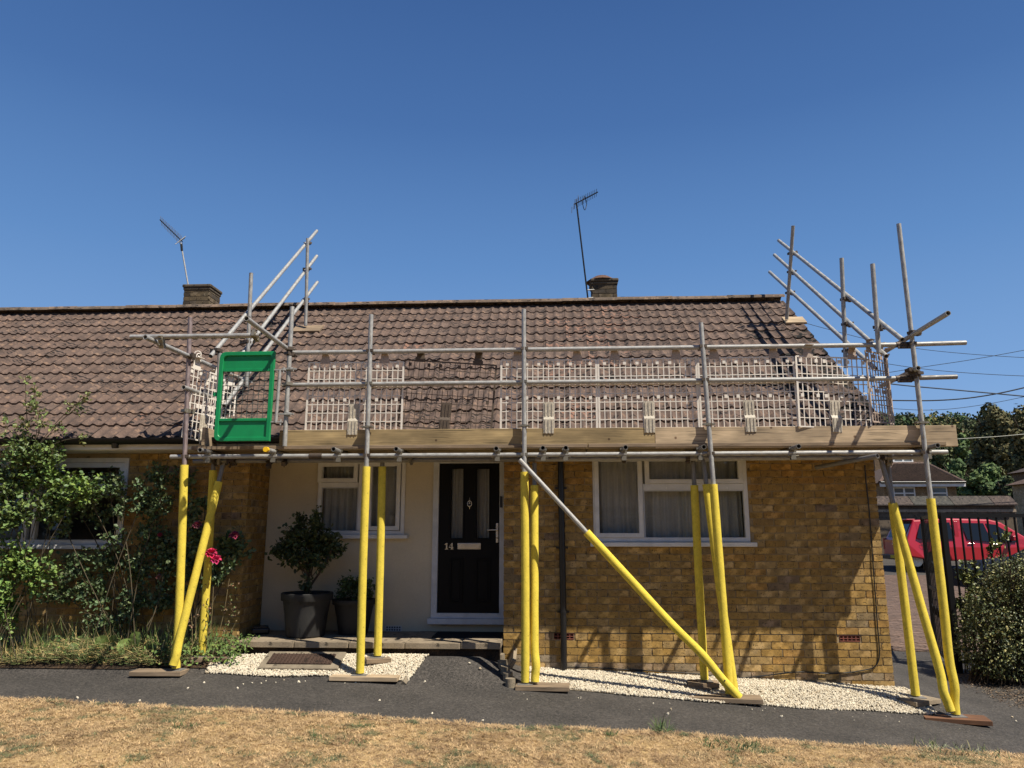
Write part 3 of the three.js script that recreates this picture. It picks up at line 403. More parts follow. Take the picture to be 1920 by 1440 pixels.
// foam sleeve: swept ring with a seam, along points
function foamGeo(pts, seam, r = .041) {
  const c = new THREE.CatmullRomCurve3(pts), L = c.getLength(), n = Math.max(10, Math.round(L * 22)), S = 22, P = [], UV = [], I = [], up = V3(0, 0, 1);
  for (let i = 0; i <= n; i++) { const t = i / n, p = c.getPointAt(t), d = c.getTangentAt(t), e = new THREE.Vector3().crossVectors(d, up).normalize(), f = new THREE.Vector3().crossVectors(e, d).normalize(); for (let j = 0; j <= S; j++) { const a = j / S * Math.PI * 2, da = Math.abs(((a - seam + 9.4248) % 6.2832) - 3.1416); let R = r * (1 + .018 * Math.sin(i * .7 + j) * .6 + .02 * (fbm(t * .9 + .03, j / S, 8, 4, 2, 3) - .5)); if (da < .15) R -= .006 * (1 - da / .15); const q = p.clone().addScaledVector(e, Math.cos(a) * R).addScaledVector(f, Math.sin(a) * R); P.push(q.x, q.y, q.z); UV.push(a * .041, t * L); } }
  for (let i = 0; i < n; i++) for (let j = 0; j < S; j++) { const a = i * (S + 1) + j, b = a + S + 1; I.push(a, a + 1, b + 1, a, b + 1, b); }
  for (const [i, s] of [[0, -1], [n, 1]]) { const o = P.length / 3, t = i / n, p = c.getPointAt(t); for (let j = 0; j <= S; j++) { const k = (i * (S + 1) + j) * 3, q = V3(P[k], P[k + 1], P[k + 2]), w = q.clone().lerp(p, .42); P.push(q.x, q.y, q.z, w.x, w.y, w.z); UV.push(j * .01, 0, j * .01, .02); } for (let j = 0; j < S; j++) { const a = o + j * 2; s > 0 ? I.push(a, a + 2, a + 3, a, a + 3, a + 1) : I.push(a, a + 3, a + 2, a, a + 1, a + 3); } }
  const g = new THREE.BufferGeometry(); g.setAttribute('position', new THREE.Float32BufferAttribute(P, 3)); g.setAttribute('uv', new THREE.Float32BufferAttribute(UV, 2)); g.setIndex(I); g.computeVertexNormals(); return g;
}
function sleeve(parentTube, pts, seam = 4.7) { const g = foamGeo(pts, seam); const m = fin(new THREE.Mesh(g, M.foam)); m.name = 'foam_sleeve'; const inv = new THREE.Matrix4().compose(wposQ(parentTube), parentTube.quaternion, V3(1, 1, 1)).invert(); g.applyMatrix4(inv); parentTube.add(m); return m; }
function wposQ(t) { return wpos(t); }
const along = (a, b, k) => a.clone().lerp(b, k);
function leg(name, a, b, foamTop, seam, m, kink) { // a bottom, b top, foamTop = height where the sleeve ends
  const t = tube(name, a, b, m); const k = (foamTop - a.y) / (b.y - a.y); const pts = [a.clone().add(V3(0, .012, 0))];
  if (kink) { pts.push(along(a, b, kink[0] * .5).add(V3(kink[1] * .2, 0, .0)), along(a, b, kink[0]).add(V3(kink[1], 0, .01)), along(a, b, kink[0] * 1.9).add(V3(0, 0, 0))); }
  pts.push(along(a, b, k * .5).add(V3(rr(-.005, .005), 0, rr(-.004, .004))), along(a, b, k)); sleeve(t, pts, seam); return t;
}
const VF = 7.75, VR = 8.05;
const boards = [];   // [x, v, y] of the feet, for the sole boards
const base = (p) => { const g = merge([new THREE.BoxGeometry(.15, .006, .15), new THREE.CylinderGeometry(.019, .019, .04, 10).translate(0, .02, 0)]); return g; };
const foot = (px, py, v) => { const p = onV(px, py, v); return p; };
const S = [[330, 1255, 357, 595, 872], [675, 1264, 696, 590, 875], [985, 1281, 982, 580, 885], [1368, 1303, 1314, 605, 908], [1792, 1341, 1685, 420, 935]];
const std = S.map(([bx, by, tx, ty, fy], i) => { const a = onV(bx, by, VF), b = onV(tx, ty, VF); leg('standard', a, b, onV((bx + tx) / 2, fy, VF).y, [4.9, 4.75, 3.6, 5.6, 4.2][i], i === 0 ? M.galvPink : M.galv, [[.035, -.012], null, null, null, [.05, .014]][i]); part('base_plate', base(), M.galvDull, scaf, a.clone().add(V3(0, -.003, 0))); return [a, b]; });
const RS_ = [[378, 1229, 401, 862, 882], [708, 1231, 717, 862, 875], [1321, 1276, 1299, 858, 910], [1717, 1306, 1662, 850, 942]];
const rear = RS_.map(([bx, by, tx, ty, fy], i) => { const a = onV(bx, by, VR), b = onV(tx, ty, VR); b.y = Math.max(b.y, 2.30); leg('standard', a, b, onV((bx + tx) / 2, fy, VR).y, 1.5, M.galvDull, null); part('base_plate', base(), M.galvDull, scaf, a.clone().add(V3(0, -.003, 0))); return [a, b]; });
// braces from the rear ledger down to the front feet
const BR = [[324, 1250, 418, 872, 906, VF - .07, [.05, .012]], [1003, 1281, 1002, 868, 914, VF - .02, [.07, .012]], [1377, 1299, 1318, 862, 912, VF + .06, null], [1783, 1336, 1652, 862, 952, VF - .06, [.07, -.02]]];
for (const [bx, by, tx, ty, fy, vb, kink] of BR) { const a = onV(bx, by, vb), b = onV(tx, ty, VR - .06); const t = leg('ledger_brace', a, b, 0 + lerp(a.y, b.y, (by - fy) / (by - ty)), 4.6, M.galvDull, kink); }
{ const a = onV(1386, 1308, 7.66), b = onV(974, 862, 7.66), t = tube('face_brace', a, b); const k = (1386 - 1106) / (1386 - 974); sleeve(t, [along(a, b, .0), along(a, b, .07), along(a, b, .16).add(V3(.014, .012, .0)), along(a, b, .3), along(a, b, k * .7), along(a, b, k)], 3.2); coupler(onV(984, 873, 7.80), b.clone().sub(a), 1.2, M.couplerZ); part('bolt', cyl(onV(1359, 1276, 7.61), onV(1359, 1276, 7.625), .008), M.dark, scaf); }
const LX = [onV(320, 858, 7.8).x, onV(1776, 848, 7.8).x], LY = 2.260;
tube('ledger', V3(LX[0], LY, -7.80), V3(.9, LY, -7.80)); tube('ledger', V3(.904, LY, -7.80), V3(LX[1], LY + .004, -7.80));
tube('ledger', V3(-3.95, LY - .03, -8.0), V3(-.2, LY - .03, -8.0), M.galvDull); tube('ledger', V3(-.196, LY - .03, -8.0), V3(onV(1736, 864, 8.0).x, LY - .028, -8.0));
part('joint_sleeve', cyl(V3(onV(580, 860, 7.8).x, LY, -7.80), V3(onV(604, 860, 7.8).x, LY, -7.80), .031, .031, 14), M.coupler, scaf);
const HY = 3.391, MY = 3.032;
tube('guard_rail', V3(onV(540, 663, 7.80).x, HY, -7.80), V3(onV(1690, 650, 7.80).x, HY, -7.80)); tube('guard_rail', V3(onV(1694, 650, 7.80).x, HY, -7.80), V3(onV(1811, 643, 7.80).x, HY + .012, -7.80));
tube('guard_rail', V3(onV(536, 724, 7.80).x, MY, -7.80), V3(onV(1694, 709, 7.80).x, MY, -7.80)); tube('guard_rail', V3(onV(1695, 709, 7.80).x + .002, MY, -7.80), V3(onV(1794, 707, 7.80).x, MY + .01, -7.80), M.galvDull);
for (const [px, y] of [[1697, HY], [1690, MY]]) part('joint_sleeve', merge([cyl(onV(px - 14, 680, 7.80).setY(y), onV(px + 14, 680, 7.80).setY(y), .031, .031, 12), box(onV(px - 13, 680, 7.80).x, onV(px + 13, 680, 7.80).x, y - .05, y - .02, -7.775, -7.76), new THREE.SphereGeometry(.014, 8, 6).translate(onV(px - 6, 680, 7.80).x, y - .035, -7.755), new THREE.SphereGeometry(.014, 8, 6).translate(onV(px + 6, 680, 7.80).x, y - .035, -7.755)]), M.coupler, scaf);
for (let i = 0; i < 5; i++) { const [a, b] = std[i], at = y => along(a, b, (y - a.y) / (b.y - a.y)); for (const y of i ? [HY, MY, LY] : [LY]) { coupler(at(y).add(V3(0, 0, -.022)), V3(0, 1, 0), Math.PI / 2 + rr(-.2, .2)); } if (i) { const p = at(2.56); part('band_clamp', merge([cyl(p.clone().add(V3(0, -.013, 0)), p.clone().add(V3(0, .013, 0)), .031, .031, 12), box(p.x - .06, p.x + .06, p.y - .008, p.y + .008, p.z - .03, p.z + .03)]), M.couplerZ, scaf); } }
// transoms under the boards
const TX = [[375, 850], [500, 850], [625, 851], [742, 851], [930, 849], [1018, 848], [1061, 848], [1173, 847], [1320, 847], [1498, 845], [1758, 845]];
const trY = LY + .049;
TX.forEach(([px, py], i) => { const p = onV(px, py, 7.60), t = tube('transom', V3(p.x, trY, -7.58 - rr(0, .05)), V3(p.x + rr(-.01, .01), trY, -8.42), i === 1 ? M.galv : M.galvDull); if (px === 500) { const e = V3(p.x, trY, -7.56); part('end_cap', cyl(e, e.clone().add(V3(0, 0, -.05)), .027, .027, 14), mat(rgb(.85, .50, .01), { roughness: .5 }), t.parent); } coupler(V3(p.x, LY + .02, -7.80), V3(0, 0, 1), -Math.PI / 2, M.couplerZ); });
{ const p = onV(1644, 857, 7.62); tube('transom', V3(p.x, 2.21, -7.60), V3(p.x - .35, 2.16, -8.35), M.galvDull); }
for (const px of [1655, 1668, 505, 770, 535, 1170, 1290, 402, 411, 421, 430, 438]) { const p = onV(px, 865, 7.98); coupler(V3(p.x, LY - .03, -8.0), V3(1, 0, 0), rr(0, 6)); }
// return rails and stub standard at the gate end
{
  const s1 = y => along(std[0][0], std[0][1], (y - std[0][0].y) / (std[0][1].y - std[0][0].y)).x;
  const g1 = V3(onV(548, 575, VF).x, 3.90, -VF), g0 = V3(onV(534, 830, VF).x, 2.36, -VF); tube('standard', g0, g1); const gx = g1.x;
  const y2 = 3.355, near = onY(272, 632, y2), far = onY(472, 719, y2); tube('end_rail', near, far); 
  const y5 = 2.99, n5 = onY(344, 726, y5), f5 = onY(462, 767, y5); tube('end_rail', n5, f5); 
  const y3 = 3.425, n3 = onY(462, 597, y3), f3 = V3(gx - .03, y3, -7.80); tube('end_rail', n3, f3);
  const q0 = onY(245, 632, 3.392), q1 = onY(487, 629, 3.392), vz = (q0.z + q1.z) / 2; tube('tie_tube', onV(245, 632, -vz), onV(487, 629, -vz));
  coupler(onV(303, 637, -vz), V3(1, 0, 0), .4, M.couplerZ); coupler(onV(477, 628, -vz), V3(1, 0, 0), 1.2);
  coupler(V3(s1(y2), y2, -VF), V3(0, 1, 0), -.4); coupler(V3(s1(2.75), 2.75, -VF), V3(0, 1, 0), 1); coupler(V3(gx, HY + .03, -VF), V3(0, 1, 0), 2); coupler(V3(gx, HY - .02, -VF), V3(0, 1, 0), 1); coupler(V3(gx, MY, -VF), V3(0, 1, 0), 2.4);
}
// raking rails up both roof edges
function rake(u, rails, posts, joints) {
  for (const [x0, y0, x1, y1] of rails) tube('raking_rail', onU(x0, y0, u), onU(x1, y1, u));
  for (const [x0, y0, x1, y1] of posts) tube('edge_post', onU(x0, y0, u - .05 * Math.sign(u)), onU(x1, y1, u - .05 * Math.sign(u)));
  for (const [x, y] of joints) coupler(onU(x, y, u - .025 * Math.sign(u)), V3(0, 1, 0), rr(-.4, .4) + (u < 0 ? 2.4 : .6), M.coupler);
}
rake(-3.74, [[395, 668, 594, 433], [428, 698, 594, 480], [420, 761, 595, 529]], [[577, 447, 573, 611], [471, 512, 462, 725], [412, 662, 410, 740]], [[578, 456], [577, 504], [574, 561], [463, 597], [462, 641], [407, 657]]);
rake(3.43, [[1460, 451, 1692, 637], [1452, 478, 1662, 668], [1443, 510, 1642, 692]], [[1487, 423, 1475, 599], [1578, 484, 1586, 690], [1636, 495, 1648, 662]], [[1484, 475], [1483, 510], [1480, 549], [1585, 561], [1587, 608], [1588, 658], [1646, 614]]);
{ const y = 3.47, n = onY(1778, 587, y), f = onY(1655, 662, y); tube('end_rail', n, f); const y6 = onV(1721, 690, 7.62).y, n6 = onY(1722, 690, y6), f6 = V3(n6.x + .03, y6, -8.55); tube('end_rail', n6, f6); coupler(onV(1712, 624, 7.72), V3(0, 1, 0), .4); coupler(onV(1708, 694, 7.72), V3(0, 1, 0), .2); coupler(onV(1720, 700, 7.72), V3(0, 1, 0), 2); }

// boards on the scaffold
const plank = (x0, x1, y0, y1, z0, z1, m, name, label, group, cat = 'board') => { const g = new RoundedBoxGeometry(x1 - x0, y1 - y0, z1 - z0, 1, .004); const w = g.index ? g.toNonIndexed() : g; const o = uvm(w, 1, rnd() * 7, rnd() * 3); return solo(name, o, m, label, cat, group, V3((x0 + x1) / 2, (y0 + y1) / 2, (z0 + z1) / 2)); };
const dy = trY + TR + .001;
const dl = [-3.93, .35, 4.02];
for (let r = 0; r < 3; r++) for (let k = 0; k < 2; k++) plank(dl[k] + (k ? .012 : rr(0, .05)), dl[k + 1] - (k ? rr(0, .06) : 0), dy, dy + .038, -(7.792 + .218 * (r + 1)) + .004, -(7.792 + .218 * r), pick([M.woodGrey, M.woodOld]), 'deck_board', 'long timber deck board lying across the scaffold transoms', 'deck boards of the scaffold');
const toe = (x0, x1, m, label) => plank(x0, x1, dy - .012, dy + .205, -7.838, -7.802, m, 'toe_board', label, null, 'board');
toe(onV(523, 830, 7.80).x, onV(1228, 830, 7.80).x, M.woodOld, 'yellowish weathered toe board on edge beside the green gate');
toe(onV(1228, 830, 7.80).x + .004, onV(1794, 810, 7.80).x, M.woodNew, 'pale newer toe board on edge at the gable end of the scaffold');
solo('toe_board', uvm(new RoundedBoxGeometry(.036, .2, .62, 1, .004)), M.woodNew, 'short toe board across the end of the scaffold behind the white guards', 'board', null, V3(onV(393, 810, 7.95).x, dy + .145, -8.12));

// plastic brick guards hung between the rails
function guardGeo(w, h, bw = .0092) { const l = [], nx = Math.round(w / .057), ny = 8; for (let i = 0; i <= nx; i++) { const x = -w / 2 + w * i / nx, e = i === 0 || i === nx; l.push(new THREE.BoxGeometry(e ? .020 : bw, h, .008).translate(x, -h / 2, 0)); } for (let j = 0; j <= ny; j++) { const y = -h * j / ny, e = j === 0 || j === ny; l.push(new THREE.BoxGeometry(w, e ? .014 : bw, .0085).translate(0, y, .0005)); } for (let c = 0; c < 6; c++) for (const yy of [-.045, -.415]) l.push(new THREE.BoxGeometry(.032, .036, .016).translate(-w / 2 + w * (c + .5) / 6 + (c % 2 ? .02 : -.02), yy, .003)); return merge(l); }
function guard(label, group, w, h, x, y, z, ry, rz, m, hookM, clipM, bare) {
  const t = thing('brick_guard', label, 'brick guard', V3(x, y, z), group); t.rotation.set(0, ry, rz);
  local('mesh', guardGeo(w, h, m === M.plasticBrown ? .0055 : .0092), m, t);
  if (!bare) for (const hx of [-w * .33, w * .3]) local('hook', merge([new THREE.BoxGeometry(.085, .085, .006).translate(0, .04, -.004), new THREE.BoxGeometry(.11, .05, .006).translate(0, .012, .002), new THREE.BoxGeometry(.085, .006, .06).translate(0, .118, .03), new THREE.BoxGeometry(.075, .04, .006).translate(0, .098, .001)]), hookM, t, hx, 0, 0);
  if (clipM) local('clip', merge([new THREE.BoxGeometry(.108, .16, .008).translate(0, -h + .205, .012), new THREE.BoxGeometry(.108, .05, .008).rotateX(-.6).translate(0, -h + .11, .024), new THREE.BoxGeometry(.108, .15, .008).translate(0, -h + .02, .040), ...[-.036, 0, .036].map(q => new THREE.BoxGeometry(.009, .14, .014).translate(q, -h + .2, .015)), ...[-.036, 0, .036].map(q => new THREE.BoxGeometry(.009, .14, .014).translate(q, -h + .02, .043))]), clipM, t, bare ? 0 : .0, 0, 0);
  return t;
}
const GT = 3.283, GH = .745, GZ = -7.838;
const gx = px => onV(px, 740, -GZ).x;
const gRow = [[577, 755, 'white mesh guard between the stub post by the green gate and the brown guard'], [940, 1119, 'white mesh guard on the rail above the brick corner beside the front door'], [1123, 1308, 'white mesh guard on the rail above the large brick wall window'], [1312, 1492, 'white mesh guard on the rail above the plain brickwork past the large window']];
for (const [a, b, lab] of gRow) guard(lab, 'white brick guards along the scaffold rail', gx(b) - gx(a), GH, (gx(a) + gx(b)) / 2, GT, GZ, 0, rr(-.008, .006), M.plastic, M.plasticGrime, M.clip);
guard('brown plastic mesh guard hanging askew between white guards', null, gx(930) - gx(756), GH * .98, gx(843), GT - .01, GZ - .02, 0, -.075, M.plasticBrown, M.plasticBrown, M.plasticBrown);
guard('white plastic mesh guard bowed back beside the corner guard', null, gx(1636) - gx(1494), GH, (gx(1494) + gx(1636)) / 2, GT - .01, GZ - .004, .14, -.02, M.plastic, M.plasticGrime, M.clip);
guard('pinkish white mesh guard folded round the gable end of the scaffold', null, .46, GH, onV(1650, 740, 7.92).x, GT + .05, -7.92, .72, .03, M.plasticGrime, M.plasticGrime, null);
guard('second pinkish white mesh guard along the gable end rail', null, .55, GH, onV(1672, 740, 8.1).x, GT, -8.18, 1.2, .03, M.plasticGrime, M.plasticGrime, null);
{
  const a = onV(356, 760, 7.80), b = onV(430, 760, 8.45);
  guard('white mesh guard seen edge on across the open end behind the green gate', null, .52, .78, onV(384, 760, 8.0).x + .0, 3.235, -8.02, 1.22, -.035, M.plastic, M.plastic, M.clip);
  guard('second white mesh guard at the open end, overlapping the first', null, .42, .80, onV(411, 760, 8.3).x, 3.17, -8.32, 1.12, -.02, M.plastic, M.plastic, null);
  const p = onV(371, 664, 7.9); solo('cable_tie_loop', merge([0, 1, 2].map(k => new THREE.TorusGeometry(.034, .006, 6, 16).rotateY(.4 + k * .8).rotateX(k * .5).translate(p.x + k * .012, p.y - k * .028, p.z))), M.plastic, 'white plastic hook loop around the end rail above the white guards', 'hook');
}
// green ladder gate
{
  const z = -7.58, TL = onV(413, 662, 7.58), TRr = onV(517, 659, 7.58), BL = onV(405, 828, 7.58), BRr = onV(508, 825, 7.58);
  const x0 = (TL.x + BL.x) / 2, x1 = (TRr.x + BRr.x) / 2, y0 = BL.y, y1 = TL.y + .004, w = x1 - x0, h = y1 - y0;
  const gate = thing('scaffold_gate', 'green painted steel scaffold gate with wire mesh middle', 'gate', V3(x0, y0, z));
  const rsh = (a, b, c, d, r) => { const s = new THREE.Shape(); s.moveTo(a + r, c); s.lineTo(b, c); s.lineTo(b, d); s.lineTo(a + r, d); s.quadraticCurveTo(a, d, a, d - r); s.lineTo(a, c + r); s.quadraticCurveTo(a, c, a + r, c); return s; };
  const fs = rsh(0, w, 0, h, .075), t = .042; fs.holes.push(new THREE.Path(rsh(t, w - t, t, h - t, .05).getPoints(6)));
  const fg = new THREE.ExtrudeGeometry(fs, { depth: .032, bevelEnabled: true, bevelThickness: .004, bevelSize: .004, bevelOffset: -.004, bevelSegments: 1, curveSegments: 6 }); local('frame', uvm(fg), M.green, gate);
  const pt = .185, pb = .21;
  local('top_panel', box(t - .004, w - t + .004, h - pt, h - t + .004, .008, .014), M.green, gate); local('kick_panel', box(t - .004, w - t + .004, t - .004, pb, .008, .014), M.green, gate);
  local('rail', box(t - .002, w - t + .002, h - pt - .03, h - pt, .002, .03, .004), M.green, gate); local('rail', box(t - .002, w - t + .002, pb, pb + .03, .002, .03, .004), M.green, gate);
  const l = []; const my0 = pb + .03, my1 = h - pt - .03; for (let i = 1; i < 9; i++) { const x = lerp(t, w - t, i / 9); l.push(cyl(V3(x, my0, .012), V3(x, my1, .012),   .0034, .0034, 5)); } for (let j = 1; j < 10; j++) { const y = lerp(my0, my1, j / 10); l.push(cyl(V3(t, y, .015), V3(w - t, y, .015),   .0034, .0034, 5)); } local('wire_mesh', merge(l), M.wire, gate);
  local('latch_tab', box(-.045, .004, h * .5, h * .5 + .045, .006, .016), M.green, gate); local('hinge_spring', cyl(V3(w + .05, .19, .015), V3(w + .06, h - .2, .015), .017, .017, 12), M.galv, gate);
  for (const y of [.2, h - .2]) local('hinge_bracket', merge([box(w - .004, w + .12, y - .006, y + .006, .004, .026), cyl(V3(w + .1, y - .035, .015), V3(w + .1, y + .03, .015), .009, .009, 8)]), M.galv, gate);
  const gx0 = onV(541, 770, VF).x; for (const yy of [onV(541, 777, VF).y, onV(541, 693, VF).y]) { part('hinge_clamp', merge([cyl(V3(gx0, yy - .02, -VF), V3(gx0, yy + .02, -VF), .031, .031, 12), box(gx0 - .09, gx0 + .07, yy - .008, yy + .008, -VF + .02, -VF + .045)]), M.galv, gate); }
}
// timber pads on the roof and sole boards under the legs
{
  const pad = (px, py, w, m, label, ry) => { const d = dir(px, py), k = RYT - RX * RS + .055; const t = (k - EYE) / (d.y + RS * d.z); const p = eye.clone().addScaledVector(d, t); const g = uvm(new RoundedBoxGeometry(w, .22, .036, 1, .004)); const o = solo('roof_pad', g, m, label, 'board', null, p); o.quaternion.copy(QT).multiply(new THREE.Quaternion().setFromAxisAngle(V3(0, 0, 1), ry)); };
  pad(577, 617, .42, M.woodGrey, 'brown timber pad lying on the roof under an edge post near the green gate', 0); pad(1489, 601, .3, M.woodNew, 'pale timber pad lying on the roof under an edge post near the gable', 0);
  const sole = (px, py, w, d, ry, m, label, h = .042) => { const p = onG(px, py), g = uvm(new RoundedBoxGeometry(w, h, d, 1, .004), 1, rnd() * 5, rnd() * 5), o = solo('sole_board', g, m, label, 'board', null, p); const e = .1, sx = (G(p.x + e, -p.z) - G(p.x - e, -p.z)) / (2 * e); o.position.y = G(p.x, -p.z) + h / 2 + .003; o.rotation.set(0, ry, Math.atan(sx), 'ZYX'); return o; };
  const at = (leg, w, d, ry, m, label, ox = 0, oz = 0, h) => { const p = leg[0], g = uvm(new RoundedBoxGeometry(w, h || .042, d, 1, .004), 1, rnd() * 5, rnd() * 5), o = solo('sole_board', g, m, label, 'board', null, V3(p.x + ox, p.y - .006 - (h || .042) / 2, p.z + oz)); o.rotation.y = ry; return o; };
  at(std[0], .52, .2, .03, M.woodGrey, 'flat grey timber sole board under the legs beside the weedy rose bed', -.16, .02);
  at(std[1], .68, .225, -.02, M.woodNew, 'long pale sole board on white gravel beside the manhole cover', .06, .0);
  at(std[2], .52, .225, -.04, M.woodGrey, 'grey brown sole board beside the scalloped edging under two legs', .17, .02);
  at(std[3], .68, .225, -.12, M.woodGrey, 'grey brown sole board under the foot of the long diagonal brace', -.05, .02);
  at(std[4], .56, .24, -.22, M.woodBrown, 'reddish brown sole board on the tarmac path at the gable end', -.02, .02);
  at(rear[0], .36, .2, .2, M.woodGrey, 'small timber pad under the rear leg among the weeds', .1, 0);
  at(rear[1], .25, .26, .35, M.woodGrey, 'square timber pad under the rear leg in front of the porch step', 0, 0);
  at(rear[2], .30, .2, -.1, M.woodGrey, 'short timber pad on gravel close to the brick wall', -.02, .02);
  at(rear[3], .36, .3, .5, M.stone, 'pale square pad under the rear leg at the house corner', -.02, .02);
  sole(1292, 1288, .45, .16, -.35, M.woodGrey, 'loose weathered timber offcut half sunk in the gravel', .02);
}
// ------------------------------------------------------------------ porch step, pots and small things
seed(51);
{
  const st = thing('porch_step', 'low porch floor of concrete paving slabs with raised front edge', 'step', V3(-2, .27, -8.15));
  part('base', box(XP + .12, XC - .02, -.1, .262, -VB + .01, -8.19), M.soil, st);
  let x = XP + .115; for (const w of [.62, .585, .6, .59, .53]) { const x1 = Math.min(x + w, XC - .008); part('paving_slab', uvm(new RoundedBoxGeometry(x1 - x - .008, .062, .44, 1, .006)).translate(0, 0, 0), M.stone, st, V3((x + x1) / 2, .298 + rr(-.003, .004), -8.37), new THREE.Quaternion().setFromEuler(new THREE.Euler(rr(-.004, .004), rr(-.006, .006), rr(-.004, .004)))); part('paving_slab', uvm(new RoundedBoxGeometry(x1 - x - .008, .062, .48, 1, .006)), M.stone, st, V3((x + x1) / 2, .297 + rr(-.003, .003), -8.832)); x = x1; }
  const mt = thing('doormat', 'black rubber doormat on the porch floor in front of the door', 'doormat', V3(-.98, .335, -8.72)); local('mat', uvm(new RoundedBoxGeometry(.76, .012, .42, 1, .004)), M.rubber, mt); const rl = []; for (let i = 0; i < 12; i++) rl.push(new THREE.BoxGeometry(.74, .005, .012).translate(0, .008, -.19 + i * .0345)); local('rib', merge(rl), M.rubber, mt);
  const bb = thing('bait_box', 'small black plastic box on the porch floor in the brick corner', 'box', V3(-3.36, .33, -8.72)); local('body', uvm(new RoundedBoxGeometry(.2, .07, .13, 2, .02)), M.black, bb, 0, .036); local('lid', uvm(new RoundedBoxGeometry(.17, .02, .11, 2, .008)), M.black, bb, 0, .078); bb.rotation.y = .4;
  // manhole
  const a = onG(492, 1253), b = onG(614, 1255), cc = onG(637, 1235), d = onG(521, 1233); const cx = (a.x + b.x + cc.x + d.x) / 4, cz = (a.z + b.z + cc.z + d.z) / 4, w = ((b.x - a.x) + (cc.x - d.x)) / 2, dp = Math.abs((a.z + b.z) / 2 - (cc.z + d.z) / 2), sl = (d.y - a.y) / dp;
  const mh = thing('manhole_cover', 'rusty rectangular manhole cover in a concrete surround among white gravel', 'manhole cover', V3(cx, G(cx, -cz) + .012, cz)); mh.rotation.x = Math.atan(sl);
  local('surround', uvm(new RoundedBoxGeometry(w + .16, .06, dp + .14, 1, .012)), M.concrete, mh, .01, .0, 0); local('cover', uvm(new RoundedBoxGeometry(w, .012, dp, 1, .004)), M.rust, mh, 0, .036, 0);
  const tr = []; for (let i = 0; i < 17; i++) for (let j = 0; j < 9; j++) tr.push(new THREE.BoxGeometry(.022, .005, .009).rotateY((i + j) % 2 ? .8 : -.8).translate(-w / 2 + w * (i + .5) / 17, .044, -dp / 2 + dp * (j + .5) / 9)); local('tread_pattern', merge(tr), M.rust, mh);
}
function potGeo(r0, r1, h, rim) { return new THREE.LatheGeometry([[0, 0], [r0 - .01, 0], [r0, .012], [lerp(r0, r1, .5), h * .5], [r1, h - rim], [r1 + .022, h - rim + .004], [r1 + .026, h - .008], [r1 + .02, h], [r1 - .006, h - .002], [r1 - .012, h - .06], [0, h - .06]].map(p => new THREE.Vector2(...p)), 40); }

// ------------------------------------------------------------------ plants
class Leaves {
  constructor() { this.P = []; this.N = []; this.C = []; }
  tri(a, b, c, n, col) { for (const q of [a, b, c]) { this.P.push(q.x, q.y, q.z); this.N.push(n.x, n.y, n.z); this.C.push(...col); } }
  leaf(p, d, nrm, L, W, col, fold = .18, round = true) {
    const s = new THREE.Vector3().crossVectors(d, nrm).normalize(), n = new THREE.Vector3().crossVectors(s, d).normalize();
    const at = (t, w, h) => p.clone().addScaledVector(d, L * t).addScaledVector(s, W * w).addScaledVector(n, W * h * 1.4 - L * .12 * t * t);
    const m = at(.5, 0, 0), tip = at(1, 0, -.03);
    const nl = n.clone().addScaledVector(s, -.3).normalize(), nr = n.clone().addScaledVector(s, .3).normalize();
    for (const [sg, nn] of [[1, nl], [-1, nr]]) { if (round) { const a = at(.25, .42 * sg, fold * .6), b = at(.65, .46 * sg, fold * .6); if (sg > 0) { this.tri(p, a, m, nn, col); this.tri(a, b, m, nn, col); this.tri(b, tip, m, nn, col); } else { this.tri(p, m, a, nn, col); this.tri(a, m, b, nn, col); this.tri(b, m, tip, nn, col); } } else { const a = at(.45, .5 * sg, fold); if (sg > 0) { this.tri(p, a, m, nn, col); this.tri(a, tip, m, nn, col); } else { this.tri(p, m, a, nn, col); this.tri(a, m, tip, nn, col); } } }
  }
  quad(p, r, col, face) { const a = V3(rr(-1, 1), rr(-1, 1), rr(-1, 1)).normalize(); if (face) { const w = face.clone().add(rdir().multiplyScalar(.75)).normalize(); a.addScaledVector(w, -a.dot(w)).normalize(); const bb = new THREE.Vector3().crossVectors(w, a).normalize(); return this.quadAB(p, r, col, a, bb); } const b = new THREE.Vector3().crossVectors(a, V3(rr(-1, 1), rr(-1, 1), rr(-1, 1))).normalize(), n = 0; this.quadAB(p, r, col, a, b); }
  quadAB(p, r, col, a, b) { const n = new THREE.Vector3().crossVectors(b, a); const q = [[-1, -.1], [-.2, .7], [1, .15], [.25, -.8]].map(([x, y]) => p.clone().addScaledVector(a, r * x * rr(.7, 1.2)).addScaledVector(b, r * y * rr(.7, 1.2))); this.tri(q[0], q[1], q[2], n, col); this.tri(q[0], q[2], q[3], n, col); }
  geo() { const g = new THREE.BufferGeometry(); g.setAttribute('position', new THREE.Float32BufferAttribute(this.P, 3)); g.setAttribute('normal', new THREE.Float32BufferAttribute(this.N, 3)); g.setAttribute('color', new THREE.Float32BufferAttribute(this.C, 3)); return g; }
}
const rdir = () => { const z = rr(-1, 1), a = rr(0, 6.2832), q = Math.sqrt(1 - z * z); return V3(q * Math.cos(a), z, q * Math.sin(a)); };
const jc = (c, k = .25) => { const f = 1 + rr(-k, k), h = rr(-.12, .12); return [c[0] * f * (1 + h), c[1] * f, c[2] * f * (1 - h)]; };
